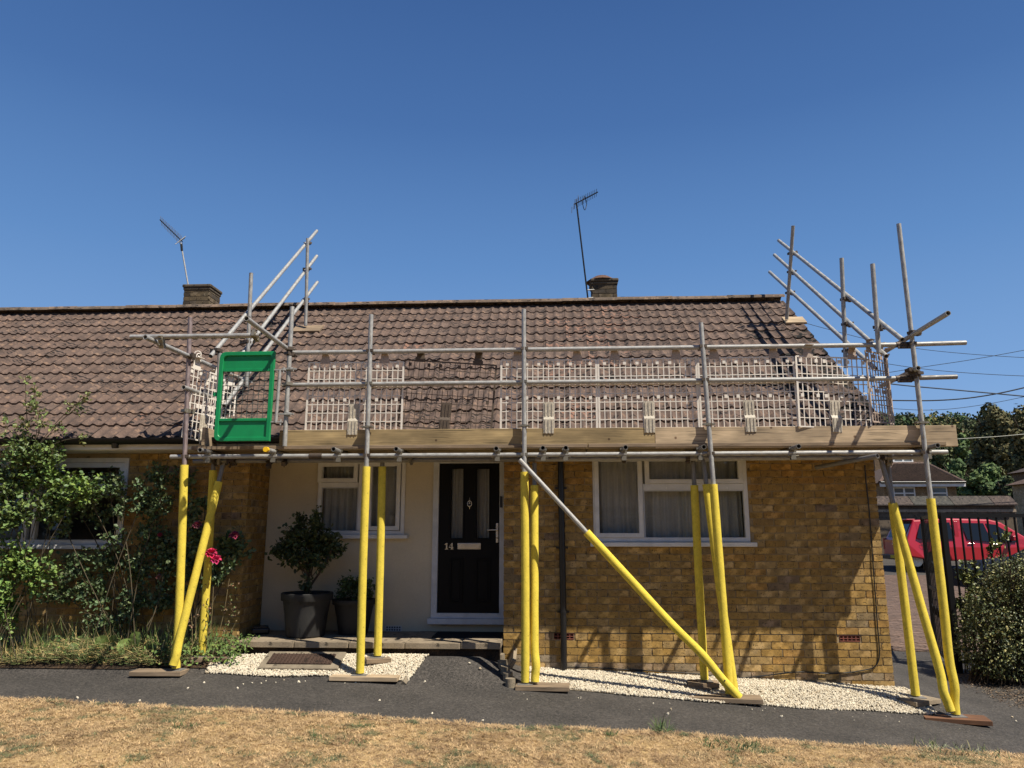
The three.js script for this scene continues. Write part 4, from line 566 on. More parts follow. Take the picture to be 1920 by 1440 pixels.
// blobs: [centre, radii, twigs, leaves per twig]; stems run from the root through every blob, twigs carry the leaves
function shrub(t, root, blobs, cols, o = {}) {
  const lv = new Leaves(), st = []; const { L = .05, W = .034, stemR = .008, twigR = .0025, up = .35, round = true, leafMatl = M.leaf, stemMat = M.stem, spread = .06, rootSpread = .06 } = o;
  for (const [c, r, nt, nl, cc] of blobs) {
    const a = root.clone().add(V3(rr(-1, 1) * rootSpread, 0, rr(-1, 1) * rootSpread)), mid = a.clone().lerp(c, .55).add(V3(rr(-.06, .06), .06, rr(-.04, .04)));
    if (stemR > 0) st.push(curveTube([a, mid, c], stemR, 10, 5));
    for (let k = 0; k < nt; k++) {
      const d = rdir(), q = Math.cbrt(rr(.12, 1)), e = c.clone().add(V3(d.x * r.x * q, d.y * r.y * q, d.z * r.z * q)), s0 = c.clone().lerp(mid, rr(0, .35)), bend = s0.clone().lerp(e, .5).add(V3(rr(-.3, .3) * r.x, rr(-.1, .3) * r.y, rr(-.3, .3) * r.z).multiplyScalar(.5));
      const cv = new THREE.QuadraticBezierCurve3(s0, bend, e); if (twigR > 0) st.push(new THREE.TubeGeometry(cv, 4, twigR, 3));
      for (let i = 0; i < nl; i++) { const tt = rr(.3, 1.02), p = cv.getPoint(Math.min(1, tt)).add(rdir().multiplyScalar(spread * rnd())), tg = cv.getTangent(Math.min(1, tt)); const dd = tg.multiplyScalar(.5).add(rdir()).add(V3(0, .1, 0)).normalize(), nn = rdir().add(V3(.25, up * 3, .35)).normalize(); const sz = rr(.65, 1.25); lv.leaf(p, dd, nn, L * sz, W * sz, jc(pick(cc || cols)), .16, round); }
    }
  }
  const out = []; if (st.length) out.push(part('stem', merge(st), stemMat, t)); out.push(part('foliage', lv.geo(), leafMatl, t)); return out;
}
const blobV = (px, py, rx, ry, v, nt, nl, cc, rz) => { const c = onV(px, py, v), k = v / FPX; return [c, V3(rx * k, ry * k, (rz || Math.min(rx, ry) * .8) * k), nt, nl, cc]; };
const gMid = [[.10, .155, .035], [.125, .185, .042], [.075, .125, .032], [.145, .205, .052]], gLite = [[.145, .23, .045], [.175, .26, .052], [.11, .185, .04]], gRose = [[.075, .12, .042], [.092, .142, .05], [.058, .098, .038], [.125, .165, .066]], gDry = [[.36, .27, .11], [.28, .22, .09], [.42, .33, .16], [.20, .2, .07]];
seed(61);
{ // potted trees in the porch
  const p1 = V3(onV(575, 1160, 8.6).x, .331, -8.58), t = thing('potted_tree', 'bushy bay shaped tree in a large dark grey pot on the porch floor', 'potted tree', p1);
  local('pot', potGeo(.212, .262, .47, .085), M.pot, t); local('soil', new THREE.CircleGeometry(.245, 24).rotateX(-Math.PI / 2), M.soil, t, 0, .42, 0);
  const tp = V3(p1.x, .74, p1.z), f = onV(577, 1082, 8.58);
  part('trunk', merge([curveTube([tp, V3(p1.x + .01, .86, p1.z), f.clone(), onV(580, 1040, 8.56), onV(572, 1000, 8.58)], .02, 20, 8), curveTube([V3(p1.x + .01, .84, p1.z), onV(596, 1078, 8.56), onV(612, 1055, 8.55), onV(622, 1030, 8.55)], .013, 16, 7), curveTube([f, onV(560, 1055, 8.55), onV(545, 1035, 8.55)], .011, 12, 6), curveTube([f, onV(590, 1035, 8.6), onV(600, 1000, 8.62)], .011, 12, 6)]), M.bark, t);
  const B = [[540, 1035, 36, 26, 34], [575, 1015, 36, 34, 46], [612, 1030, 32, 30, 36], [590, 985, 20, 26, 18], [556, 1000, 30, 24, 24], [575, 1050, 48, 20, 34], [622, 1010, 18, 24, 14], [594, 968, 7, 16, 6], [566, 975, 8, 14, 6], [525, 1030, 20, 18, 14], [638, 1030, 12, 14, 8]].map(([x, y, a, b, n]) => blobV(x, y, a, b, 8.56 + rr(-.06, .06), n, 13, null, 26));
  shrub(t, V3(f.x, f.y, p1.z), B, [[.04, .06, .016], [.055, .08, .02], [.032, .048, .014], [.075, .09, .022]], { L: .052, W: .03, stemR: .006, twigR: .0022 });
  shrub(t, V3(p1.x, .75, p1.z), [blobV(574, 1095, 12, 16, 8.52, 10, 9)], [[.045, .065, .018]], { L: .05, W: .03, stemR: 0 });
  const p2 = V3(onV(664, 1160, 8.8).x, .331, -8.78), u = thing('potted_plant', 'small leafy shrub in a black pot behind the yellow post', 'potted plant', p2);
  local('pot', potGeo(.165, .225, .385, .06), M.potDark, u); local('soil', new THREE.CircleGeometry(.21, 24).rotateX(-Math.PI / 2), M.soil, u, 0, .33, 0);
  shrub(u, V3(p2.x, .66, p2.z), [[650, 1100, 22, 18, 26], [668, 1092, 26, 18, 26], [690, 1100, 18, 20, 18], [640, 1115, 14, 10, 12], [672, 1115, 30, 14, 22]].map(([x, y, a, b, n]) => blobV(x, y, a, b, 8.74, n, 11, null, 22)), [[.045, .08, .015], [.06, .10, .02], [.035, .06, .015]], { L: .036, W: .022, stemR: .004, twigR: .002 });
}
seed(71);
{ // planting bed in front of the neighbour's window
  struct('planting_bed', quads((i, j) => { const x = lerp(-12, -3.42, i), v = lerp(x < -4.3 ? 7.82 : 7.86, 8.47, j); return { x, y: G(x, v) + .012 + .05 * fbm(x / 6 + 3, v / 3, 16, 16, 4, 9) * sm(0, .2, j), z: -v, u: x, w: v }; }, 90, 14), M.soil);
  const root = (px, v) => { const p = onV(px, 1200, v); p.y = G(p.x, v) + .02; return p; };
  const a = thing('garden_shrub', 'tall light green leafy shrub in front of the neighbouring window', 'shrub', root(20, 8.0));
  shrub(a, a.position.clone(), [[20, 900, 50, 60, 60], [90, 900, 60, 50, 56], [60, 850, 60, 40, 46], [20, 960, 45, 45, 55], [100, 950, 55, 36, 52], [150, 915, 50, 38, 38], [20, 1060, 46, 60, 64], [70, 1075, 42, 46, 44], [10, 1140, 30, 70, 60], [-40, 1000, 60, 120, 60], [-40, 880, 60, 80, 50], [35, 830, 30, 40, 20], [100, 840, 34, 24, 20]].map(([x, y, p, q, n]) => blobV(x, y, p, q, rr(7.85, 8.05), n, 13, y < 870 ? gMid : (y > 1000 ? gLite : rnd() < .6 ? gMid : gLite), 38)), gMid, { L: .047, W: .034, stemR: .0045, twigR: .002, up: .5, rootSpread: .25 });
  shrub(a, onV(60, 860, 7.95), [[46, 800, 22, 30, 8], [62, 745, 14, 40, 9], [48, 705, 6, 18, 3], [78, 790, 18, 22, 8], [142, 765, 26, 18, 9], [158, 745, 14, 14, 5], [110, 805, 22, 14, 7], [10, 800, 14, 24, 5], [155, 820, 16, 16, 4], [65, 765, 20, 16, 8]].map(([x, y, p, q, n]) => blobV(x, y, p, q, 7.95, n, 7, [[.16, .19, .05], [.13, .19, .05], [.22, .22, .08]], 20)), gMid, { L: .042, W: .024, stemR: .004, twigR: .0018, spread: .03 });
  const b = thing('climbing_rose', 'dark leaved climbing rose trained up the brick wall beside the white window', 'rose', root(235, 8.25));
  shrub(b, b.position.clone(), [[160, 920, 40, 34, 26], [205, 905, 36, 30, 28], [180, 960, 42, 24, 22], [222, 940, 22, 38, 18], [130, 930, 36, 24, 12], [270, 935, 30, 46, 34], [300, 885, 34, 24, 26], [300, 940, 30, 34, 30], [285, 1000, 40, 36, 42], [310, 1050, 26, 50, 36], [260, 1060, 34, 44, 42], [200, 1050, 46, 34, 36], [140, 1060, 40, 40, 34], [170, 1110, 50, 36, 32], [250, 1130, 50, 40, 42], [110, 1110, 44, 34, 26], [310, 1110, 24, 50, 28], [200, 1160, 60, 26, 26], [120, 985, 26, 20, 8], [215, 1010, 36, 26, 14]].map(([x, y, p, q, n]) => blobV(x, y, p, q, rr(8.12, 8.34), n, 11, null, 18)), gRose, { L: .044, W: .032, stemR: .005, twigR: .0022, up: .2, rootSpread: .35 });
  const c = thing('rose_bush', 'rose bush with crimson flowers growing behind the yellow legs', 'rose', root(345, 8.3));
  shrub(c, c.position.clone(), [[345, 900, 26, 30, 16], [360, 955, 24, 30, 18], [375, 1005, 30, 24, 28], [430, 1020, 34, 22, 28], [345, 1050, 30, 40, 30], [420, 1060, 26, 20, 14], [455, 1030, 16, 18, 8], [360, 1090, 30, 36, 14], [385, 935, 18, 14, 6], [408, 1080, 22, 18, 8]].map(([x, y, p, q, n]) => blobV(x, y, p, q, rr(8.16, 8.32), n, 11, null, 16)), gRose, { L: .05, W: .037, stemR: .007, twigR: .0023, up: .2, rootSpread: .15 });
  // blooms: shells of cupped petals
  const bloom = (p, r, col) => { const g = new Leaves(); for (let k = 0; k < 26; k++) { const f = k / 26, el = 1.45 - f * 1.5, az = k * 2.4; const d = V3(Math.cos(az) * Math.cos(el), Math.sin(el) * .9, Math.sin(az) * Math.cos(el)).applyAxisAngle(V3(1, 0, 0), .7); g.leaf(p.clone().addScaledVector(d, r * .12), d, V3(-d.x, 1.2, -d.z + .2).normalize(), r * lerp(.75, 1.1, f), r * .95, [col[0] * rr(.75, 1.2), col[1] * rr(.6, 1.6), col[2] * rr(.7, 1.3)], .32); } return g.geo(); };
  const bm = leafMat({ roughness: .7, transmission: .12 });
  for (const [px, py, r, v, col, lab] of [[396, 1038, .066, 7.93, [.62, .012, .10], 'crimson'], [405, 1050, .06, 7.93, [.66, .03, .16], 'crimson'], [440, 1004, .055, 8.08, [.30, .03, .10], 'pink'], [370, 985, .055, 8.06, [.42, .08, .14], 'pink'], [300, 1003, .03, 8.1, [.40, .01, .05], 'red'], [298, 1082, .034, 8.1, [.38, .16, .14], 'faded']]) part('rose_bloom', bloom(onV(px, py, v), r, col), bm, c).userData.label = lab + ' rose bloom';
  // broad leaves by the path
  const bp = root(225, 7.95); const e = thing('broad_leaved_plant', 'low plant with big round green leaves at the edge of the path', 'plant', bp);
  for (const [px, py, L0, W0, az, el, k] of [[240, 1208, .17, .18, .4, .7, 1], [252, 1196, .18, .17, -.5, .9, 1.2], [262, 1212, .15, .12, -1, .2, 1.25], [246, 1224, .15, .11, .2, -.2, 1.3], [186, 1222, .19, .18, .9, .5, .8], [196, 1200, .16, .15, .2, .8, .7], [214, 1196, .14, .13, -.2, .8, .7], [150, 1205, .14, .12, .8, .4, .7], [172, 1215, .13, .12, 1.4, .3, .6], [275, 1205, .13, .1, -1.2, .4, .9]]) { const L = L0 * .85, W = W0 * .85, g = new Leaves(), p = onV(px, py + 14, 8.0), d = V3(-Math.sin(az) * Math.cos(el), Math.sin(el) * .8, Math.cos(az) * Math.cos(el) * .4).normalize(); const nn = V3(.15 + rr(-.2, .2), .75, .75).normalize(), sd2 = new THREE.Vector3().crossVectors(d, nn).normalize(), up2 = new THREE.Vector3().crossVectors(sd2, d).normalize(); const at2 = (r, a) => p.clone().addScaledVector(d, L * (.5 - .5 * r * Math.cos(a))).addScaledVector(sd2, W * .56 * r * Math.sin(a) * (1 + .06 * Math.sin(a * 7))).addScaledVector(up2, L * (.16 * r * r * Math.abs(Math.sin(a)) + .02 * Math.sin(a * 7) * r - .1 * Math.max(0, -Math.cos(a)) * r)); const NS = 18; for (let q = 0; q < NS; q++) { const a0 = q / NS * 6.2832, a1 = (q + 1) / NS * 6.2832; for (const [r0, r1] of [[0, .5], [.5, 1]]) { const A = at2(r0, a0), B = at2(r1, a0), C2 = at2(r1, a1), D2 = at2(r0, a1), n2 = new THREE.Vector3().crossVectors(B.clone().sub(A), C2.clone().sub(A)).normalize(); const vein = .9 + .2 * (q % 3 === 0) ; const cl = [.15 * k * vein, .21 * k * vein, .05 * k * vein]; g.tri(A, B, C2, n2, cl); if (r0 > 0) g.tri(A, C2, D2, n2, cl); } } part('large_leaf', g.geo(), M.leaf, e); }
  // cut grass and weeds heaped along the bed
  const w = new Leaves(); for (let k = 0; k < 9000; k++) { const px = rr(-40, 345), x0 = onV(px, 1230, 7.95).x, v = 7.86 + Math.pow(rnd(), 1.4) * .5, hgt = (.16 * Math.exp(-(((px - 190) / 120) ** 2)) + .05) * rr(.1, 1) * sm(7.82, 8.05, v + .1); const p = V3(x0, G(x0, v) + .02 + hgt * .8, -v), d = rdir(); d.y = Math.abs(d.y) * .4 + .08; d.normalize(); w.leaf(p, d, V3(rr(-.5, .5), 1, rr(0, .8)).normalize(), rr(.05, .15), rr(.004, .009), jc(pick(rnd() < .4 ? [[.12, .16, .05], [.09, .13, .04]] : gDry), .3), .1, false); }
  for (let k = 0; k < 650; k++) { const px = rr(-40, 400), x0 = onV(px, 1230, 8).x, v = rr(7.9, 8.4), p = V3(x0, G(x0, v) + .05, -v); const d = V3(rr(-.5, .5), 1, rr(-.3, .6)).normalize(); w.leaf(p, d, V3(rr(-1, 1), .2, 1).normalize(), rr(.12, .42), rr(.004, .008), jc(pick(rnd() < .45 ? gDry : gMid), .3), .1, false); }
  for (let k = 0; k < 1500; k++) { const px = rnd() < .65 ? rr(300, 460) : rr(60, 330), x0 = onV(px, 1230, 8).x, v = rr(7.85, 8.42), p = V3(x0, G(x0, v) + rr(.02, .2), -v); w.leaf(p, rdir(), V3(rr(-.5, .5), 1, .6).normalize(), rr(.02, .05), rr(.015, .032), jc(pick(gMid)), .1); }
  const ws = solo('weeds', w.geo(), M.leafDry, 'heap of dry cut grass and weeds along the rose bed', 'weeds'); ws.userData.kind = 'stuff';
  const sd = new Leaves(); for (let k = 0; k < 90; k++) { const px = pick([350, 385, 430, 436]) + rr(-14, 14), py = rr(1090, 1200), p = onV(px, py, 8.02); for (let i = 0; i < 3; i++) sd.leaf(p, rdir(), rdir(), rr(.02, .035), .016, jc(pick([[.13, .1, .05], [.09, .13, .04], [.2, .12, .07]])), .1); }
  solo('tall_weed', merge([sd.geo().deleteAttribute('color') && sd.geo(), ...[[385, 1225, 400, 1100], [398, 1230, 430, 1085], [360, 1230, 352, 1110], [430, 1235, 436, 1180]].map(q => { const g = curveTube([onV(q[0], q[1], 8.0), onV((q[0] + q[2]) / 2 + 4, (q[1] + q[3]) / 2, 8.03), onV(q[2], q[3], 8.02)], .003, 8, 4).toNonIndexed(); g.deleteAttribute('uv'); g.setAttribute('color', new THREE.Float32BufferAttribute(new Float32Array(g.attributes.position.count * 3).map((_, i) => [.22, .17, .08][i % 3]), 3)); return g; })]), M.leafDry, 'thin seeding weed standing in front of the brick pier', 'weed');
}

// ------------------------------------------------------------------ white gravel
seed(81);
const stoneG = [1, 2, 3].map(s => { const g = new THREE.IcosahedronGeometry(1, 0), p = g.attributes.position; for (let i = 0; i < p.count; i++) { const k = .72 + .5 * hash(Math.round(p.getX(i) * 40), Math.round(p.getY(i) * 40 + p.getZ(i) * 77), s); p.setXYZ(i, p.getX(i) * k, p.getY(i) * k * .75, p.getZ(i) * k * .85); } g.computeVertexNormals(); return g; });
const M_gr = mat(rgb(1, 1, 1), { roughness: .95 });
function gravel(name, pts, label) {
  const g = new THREE.Group(); g.name = name; tag(g, label, 'gravel', null, 'stuff'); scene.add(g);
  stoneG.forEach((sg, k) => { const l = pts.filter((_, i) => i % 3 === k); if (!l.length) return; const im = new THREE.InstancedMesh(sg, M_gr, l.length); im.name = 'stones'; im.userData.kind = 'stuff'; const m = new THREE.Matrix4(), q = new THREE.Quaternion(), c = new THREE.Color(); l.forEach(([p, s], i) => { q.setFromEuler(new THREE.Euler(rr(0, 6), rr(0, 6), rr(0, 6))); m.compose(p, q, V3(s, s, s)); im.setMatrixAt(i, m); const t = rr(.72, 1.06); c.setRGB(.67 * t, .595 * t, .46 * t); if (rnd() < .07) c.setRGB(.46, .37, .25); im.setColorAt(i, c); }); fin(im); g.add(im); });
}
const bedA = (x, v) => v > 7.74 + .02 * Math.sin(x * 5) && v < 8.16 && x > -3.6 + (8.1 - v) * .2 && x < -1.33 - (8.15 - v) * .28, bedB = (x, v) => v < 8.455 && x > -.34 && x < 3.62 && v > pw([[-.4, 7.76], [.3, 7.73], [1.3, 7.62], [2.4, 7.66], [3.6, 7.78]], x) + .015 * Math.sin(x * 7);
{
  const make = (test, x0, x1, n) => { const l = []; let g = 0; while (l.length < n && g++ < n * 6) { const x = rr(x0, x1), v = rr(7.55, 8.47); if (!test(x, v)) continue; const s = rr(.006, .0125) * (rnd() < .06 ? 1.5 : 1); l.push([V3(x, G(x, v) + .01 + rnd() * .014, -v), s]); } return l; };
  const bA = make(bedA, -3.8, -.8, 12000), bB = make(bedB, -.4, 3.7, 25000);
  const stray = []; for (let k = 0; k < 16; k++) { const p = onG(rr(380, 800), 1278 + rnd() * rnd() * 14); stray.push([p.add(V3(0, .006, 0)), rr(.008, .014)]); } for (let k = 0; k < 22; k++) { const px = rr(960, 1900), p = onG(px, 1298 + (px - 960) * .063 + rnd() * rnd() * 26); stray.push([p.add(V3(0, .006, 0)), rr(.005, .009)]); } for (const [x, y] of [[145, 1310], [262, 1315], [445, 1292], [352, 1292], [532, 1277], [560, 1280], [880, 1245], [905, 1353], [1140, 1300], [1258, 1332], [1252, 1340], [1465, 1345], [810, 1340], [712, 1315], [1905, 1354], [1898, 1346], [900, 1255]]) { stray.push([onG(x, y).add(V3(0, .008, 0)), rr(.012, .018)]); }
  gravel('gravel', bA, 'white gravel bed around the manhole cover'); gravel('gravel_001', bB, 'white gravel bed along the brick wall'); gravel('stray_gravel', stray, 'stray white stones scattered on the tarmac path');
  struct('gravel_base', quads((i, j) => { const x = lerp(-3.5, -1.45, i), v = lerp(7.78, 8.15, j); return { x, y: G(x, v) + .008, z: -v, u: x, w: v }; }, 16, 8), M.concrete); struct('gravel_base', quads((i, j) => { const x = lerp(-.33, 3.6, i), v = lerp(pw([[-.4, 7.78], [1.3, 7.65], [3.6, 7.8]], x), 8.46, j); return { x, y: G(x, v) + .008, z: -v, u: x, w: v }; }, 30, 10), M.concrete);
  // edging between apron and gravel
  const ed = thing('edging_strip', 'straight concrete edging strip beside the manhole gravel', 'edging', onG(775, 1250)); { const a = onG(755, 1284), b = onG(793, 1224); const d = b.clone().sub(a), g = uvm(new RoundedBoxGeometry(.045, .07, d.length(), 1, .006)); const m = part('strip', g, M.concrete, ed, a.clone().add(b).multiplyScalar(.5).add(V3(0, .0, 0))); m.quaternion.setFromUnitVectors(V3(0, 0, 1), d.clone().normalize()); }
  const sc = thing('scalloped_edging', 'dark scalloped concrete edging between tarmac and gravel by the door', 'edging', onG(950, 1262)); for (let k = 0; k < 5; k++) { const p = onG(lerp(938, 957, k / 4), lerp(1240, 1287, k / 4)); part('edging_block', uvm(new THREE.CylinderGeometry(.05, .05, .11, 14)), M.concrete, sc, p.add(V3(0, .02, 0)), new THREE.Quaternion().setFromEuler(new THREE.Euler(rr(-.1, .1), 0, rr(-.1, .1)))); }
  const sl = thing('loose_slab', 'small broken concrete slab leaning against the brick corner', 'slab', onG(962, 1245)); part('slab', uvm(new RoundedBoxGeometry(.04, .14, .3, 1, .008)), M.stone, sl, onG(962, 1250).add(V3(-.01, .07, 0)), new THREE.Quaternion().setFromEuler(new THREE.Euler(.3, 0, -.5)));
}
// ------------------------------------------------------------------ dry lawn
seed(91);
{
  const tuft = s => { const l = new Leaves(); for (let k = 0; k < 10; k++) { const az = hash(k, 1, s) * 6.28, el = .12 + hash(k, 2, s) * .75, d = V3(Math.cos(az) * Math.cos(el), Math.sin(el), Math.sin(az) * Math.cos(el)); const L = .025 + .035 * hash(k, 3, s); const c = .75 + .45 * hash(k, 4, s); l.leaf(V3((hash(k, 5, s) - .5) * .03, 0, (hash(k, 6, s) - .5) * .03), d, V3(0, 1, 0).addScaledVector(d, -.2), L, .0034, [c, c, c], .05, false); } return l.geo(); };
  const gm = leafMat({ roughness: .9, transmission: .12 });
  const grp = new THREE.Group(); grp.name = 'dry_grass'; tag(grp, 'short sunburnt straw coloured lawn grass', 'grass', null, 'stuff'); scene.add(grp);
  for (let q = 0; q < 3; q++) {
    const N = 21000, im = new THREE.InstancedMesh(tuft(q + 3), gm, N), m = new THREE.Matrix4(), c = new THREE.Color(), e = new THREE.Quaternion(); im.name = 'grass_tufts'; im.userData.kind = 'stuff';
    for (let i = 0; i < N; i++) { let x, v; do { x = rr(-6.2, 6.2); v = rr(4.1, 6.8); } while (v > PF(x) + .015); const n = fbm(x / 3 + 5, v / 3 + 5, 24, 24, 4, 7), n2 = fbm(x / 5 + 2, v / 5 + 2, 30, 30, 4, 57), s = rr(.55, 1.2) * (v > PF(x) - .1 ? 1.1 : 1); e.setFromEuler(new THREE.Euler(rr(-.2, .2), rr(0, 6.3), rr(-.2, .2))); m.compose(V3(x, G(x, v) + .014 + .012 * sm(0, .12, PF(x) - v), -v), e, V3(s, s * rr(.6, 1.1), s)); im.setMatrixAt(i, m); const t = rr(.6, 1.15); if (n > .635 && rnd() < .8) c.setRGB(.13 * t, .15 * t, .065 * t); else if (rnd() < .16 + .75 * sm(.52, .66, n2)) c.setRGB(.34 * t, .22 * t, .11 * t); else c.setRGB(.60 * t, .415 * t, .215 * t); im.setColorAt(i, c); }
    fin(im); grp.add(im);
  }
  // green weed tufts
  const tf = (px, py, n, h, label, w, cols = [[.05, .085, .03], [.08, .12, .04], [.12, .15, .06]]) => { const p = onG(px, py), l = new Leaves(); for (let k = 0; k < n; k++) { const az = rr(0, 6.28), el = rr(.25, 1.4), d = V3(Math.cos(az) * Math.cos(el), Math.sin(el), Math.sin(az) * Math.cos(el)); const q = p.clone().add(V3(rr(-1, 1) * w, .0, rr(-1, 1) * w * .6)); q.y = G(q.x, -q.z) + .02; l.leaf(q, d, V3(0, 1, .4).normalize(), h * rr(.4, 1), rr(.004, .009), jc(pick(cols)), .1, false); } solo('weed_tuft', l.geo(), M.leafDry, label, 'weed', null); };
  tf(1370, 1408, 260, .07, 'wide low green weed patch on the dry lawn below the diagonal brace', .22); tf(1240, 1378, 70, .16, 'tall green grass clump on the lawn edge beside the tarmac', .06); tf(345, 1372, 80, .06, 'small green tuft in the dry lawn opposite the rose bed', .07); tf(600, 1390, 70, .05, 'small dark green tuft in the lawn, level with the tree pot', .06); tf(650, 1400, 120, .045, 'flat grey green weed patch on the lawn opposite the manhole', .13); tf(1145, 1388, 50, .08, 'thin green weed at the lawn edge opposite the drainpipe', .03); tf(690, 1370, 60, .05, 'little green tuft near the lawn edge opposite the long sole board', .06);
  tf(1800, 1418, 160, .1, 'straggling white flowered weed on the path edge at the gable end', .3, [[.10, .13, .05], [.3, .28, .16]]);
}
// ------------------------------------------------------------------ aerials
{
  const aer = (label, m0, m1, b0, b1, v, el, vert, elen) => { const A = onV(...m0, v), B = onV(...m1, v), P = onV(...b0, v), Q = onV(...b1, v), t = thing('television_aerial', label, 'aerial', A); part('mast', cyl(A, B, .013, .013, 8), vert ? M.blackIron : M.galv, t); part('boom', cyl(P, Q, .010, .010, 6), M.blackIron, t); const d = Q.clone().sub(P); for (let k = 0; k < el; k++) { const p = P.clone().addScaledVector(d, (k + .2) / el), h = elen * lerp(1, .8, k / el); const s = vert ? V3(.08, 1, 0).normalize() : V3(.12, .8, .6).normalize(); part('element', cyl(p.clone().addScaledVector(s, -h), p.clone().addScaledVector(s, h), .0038, .0038, 5), vert ? M.blackIron : M.galv, t); } return [t, P, B]; };
  const [a, p] = aer('tall leaning television aerial strapped to the stack above the door side roof', [1104, 574], [1081, 382], [1077, 383], [1121, 360], 11.55, 13, true, .085);
  part('reflector', merge([-.1, -.035, .035, .1].map(o => cyl(onV(1078 + o * 60, 383, 11.55).add(V3(0, o, -.12)), onV(1078 + o * 60, 383, 11.55).add(V3(0, o, .12)), .004, .004, 5))), M.galv, a); part('dipole', curveTube([onV(1096, 368, 11.5), onV(1092, 378, 11.45), onV(1096, 394, 11.5), onV(1100, 380, 11.58), onV(1096, 368, 11.5)], .006, 20, 5), M.blackIron, a); part('bracket', merge([cyl(onV(1100, 544, 11.55), onV(1114, 543, 11.6), .01), cyl(onV(1101, 559, 11.55), onV(1112, 558, 11.6), .01)]), M.galv, a);
  const [b] = aer('television aerial tilted upward on a thin mast above the neighbouring roof', [353, 536], [339, 455], [342, 453], [300, 412], 11.75, 15, false, .10);
  part('reflector', merge([0, 1, 2].map(k => cyl(onV(328 + k * 4, 458 - k * 3, 11.6), onV(346 + k, 447 - k * 2, 11.9), .006, .006, 5))), M.galv, b); part('bracket', cyl(onV(340, 458, 11.7), onV(341, 470, 11.7), .02), M.blackIron, b);
}

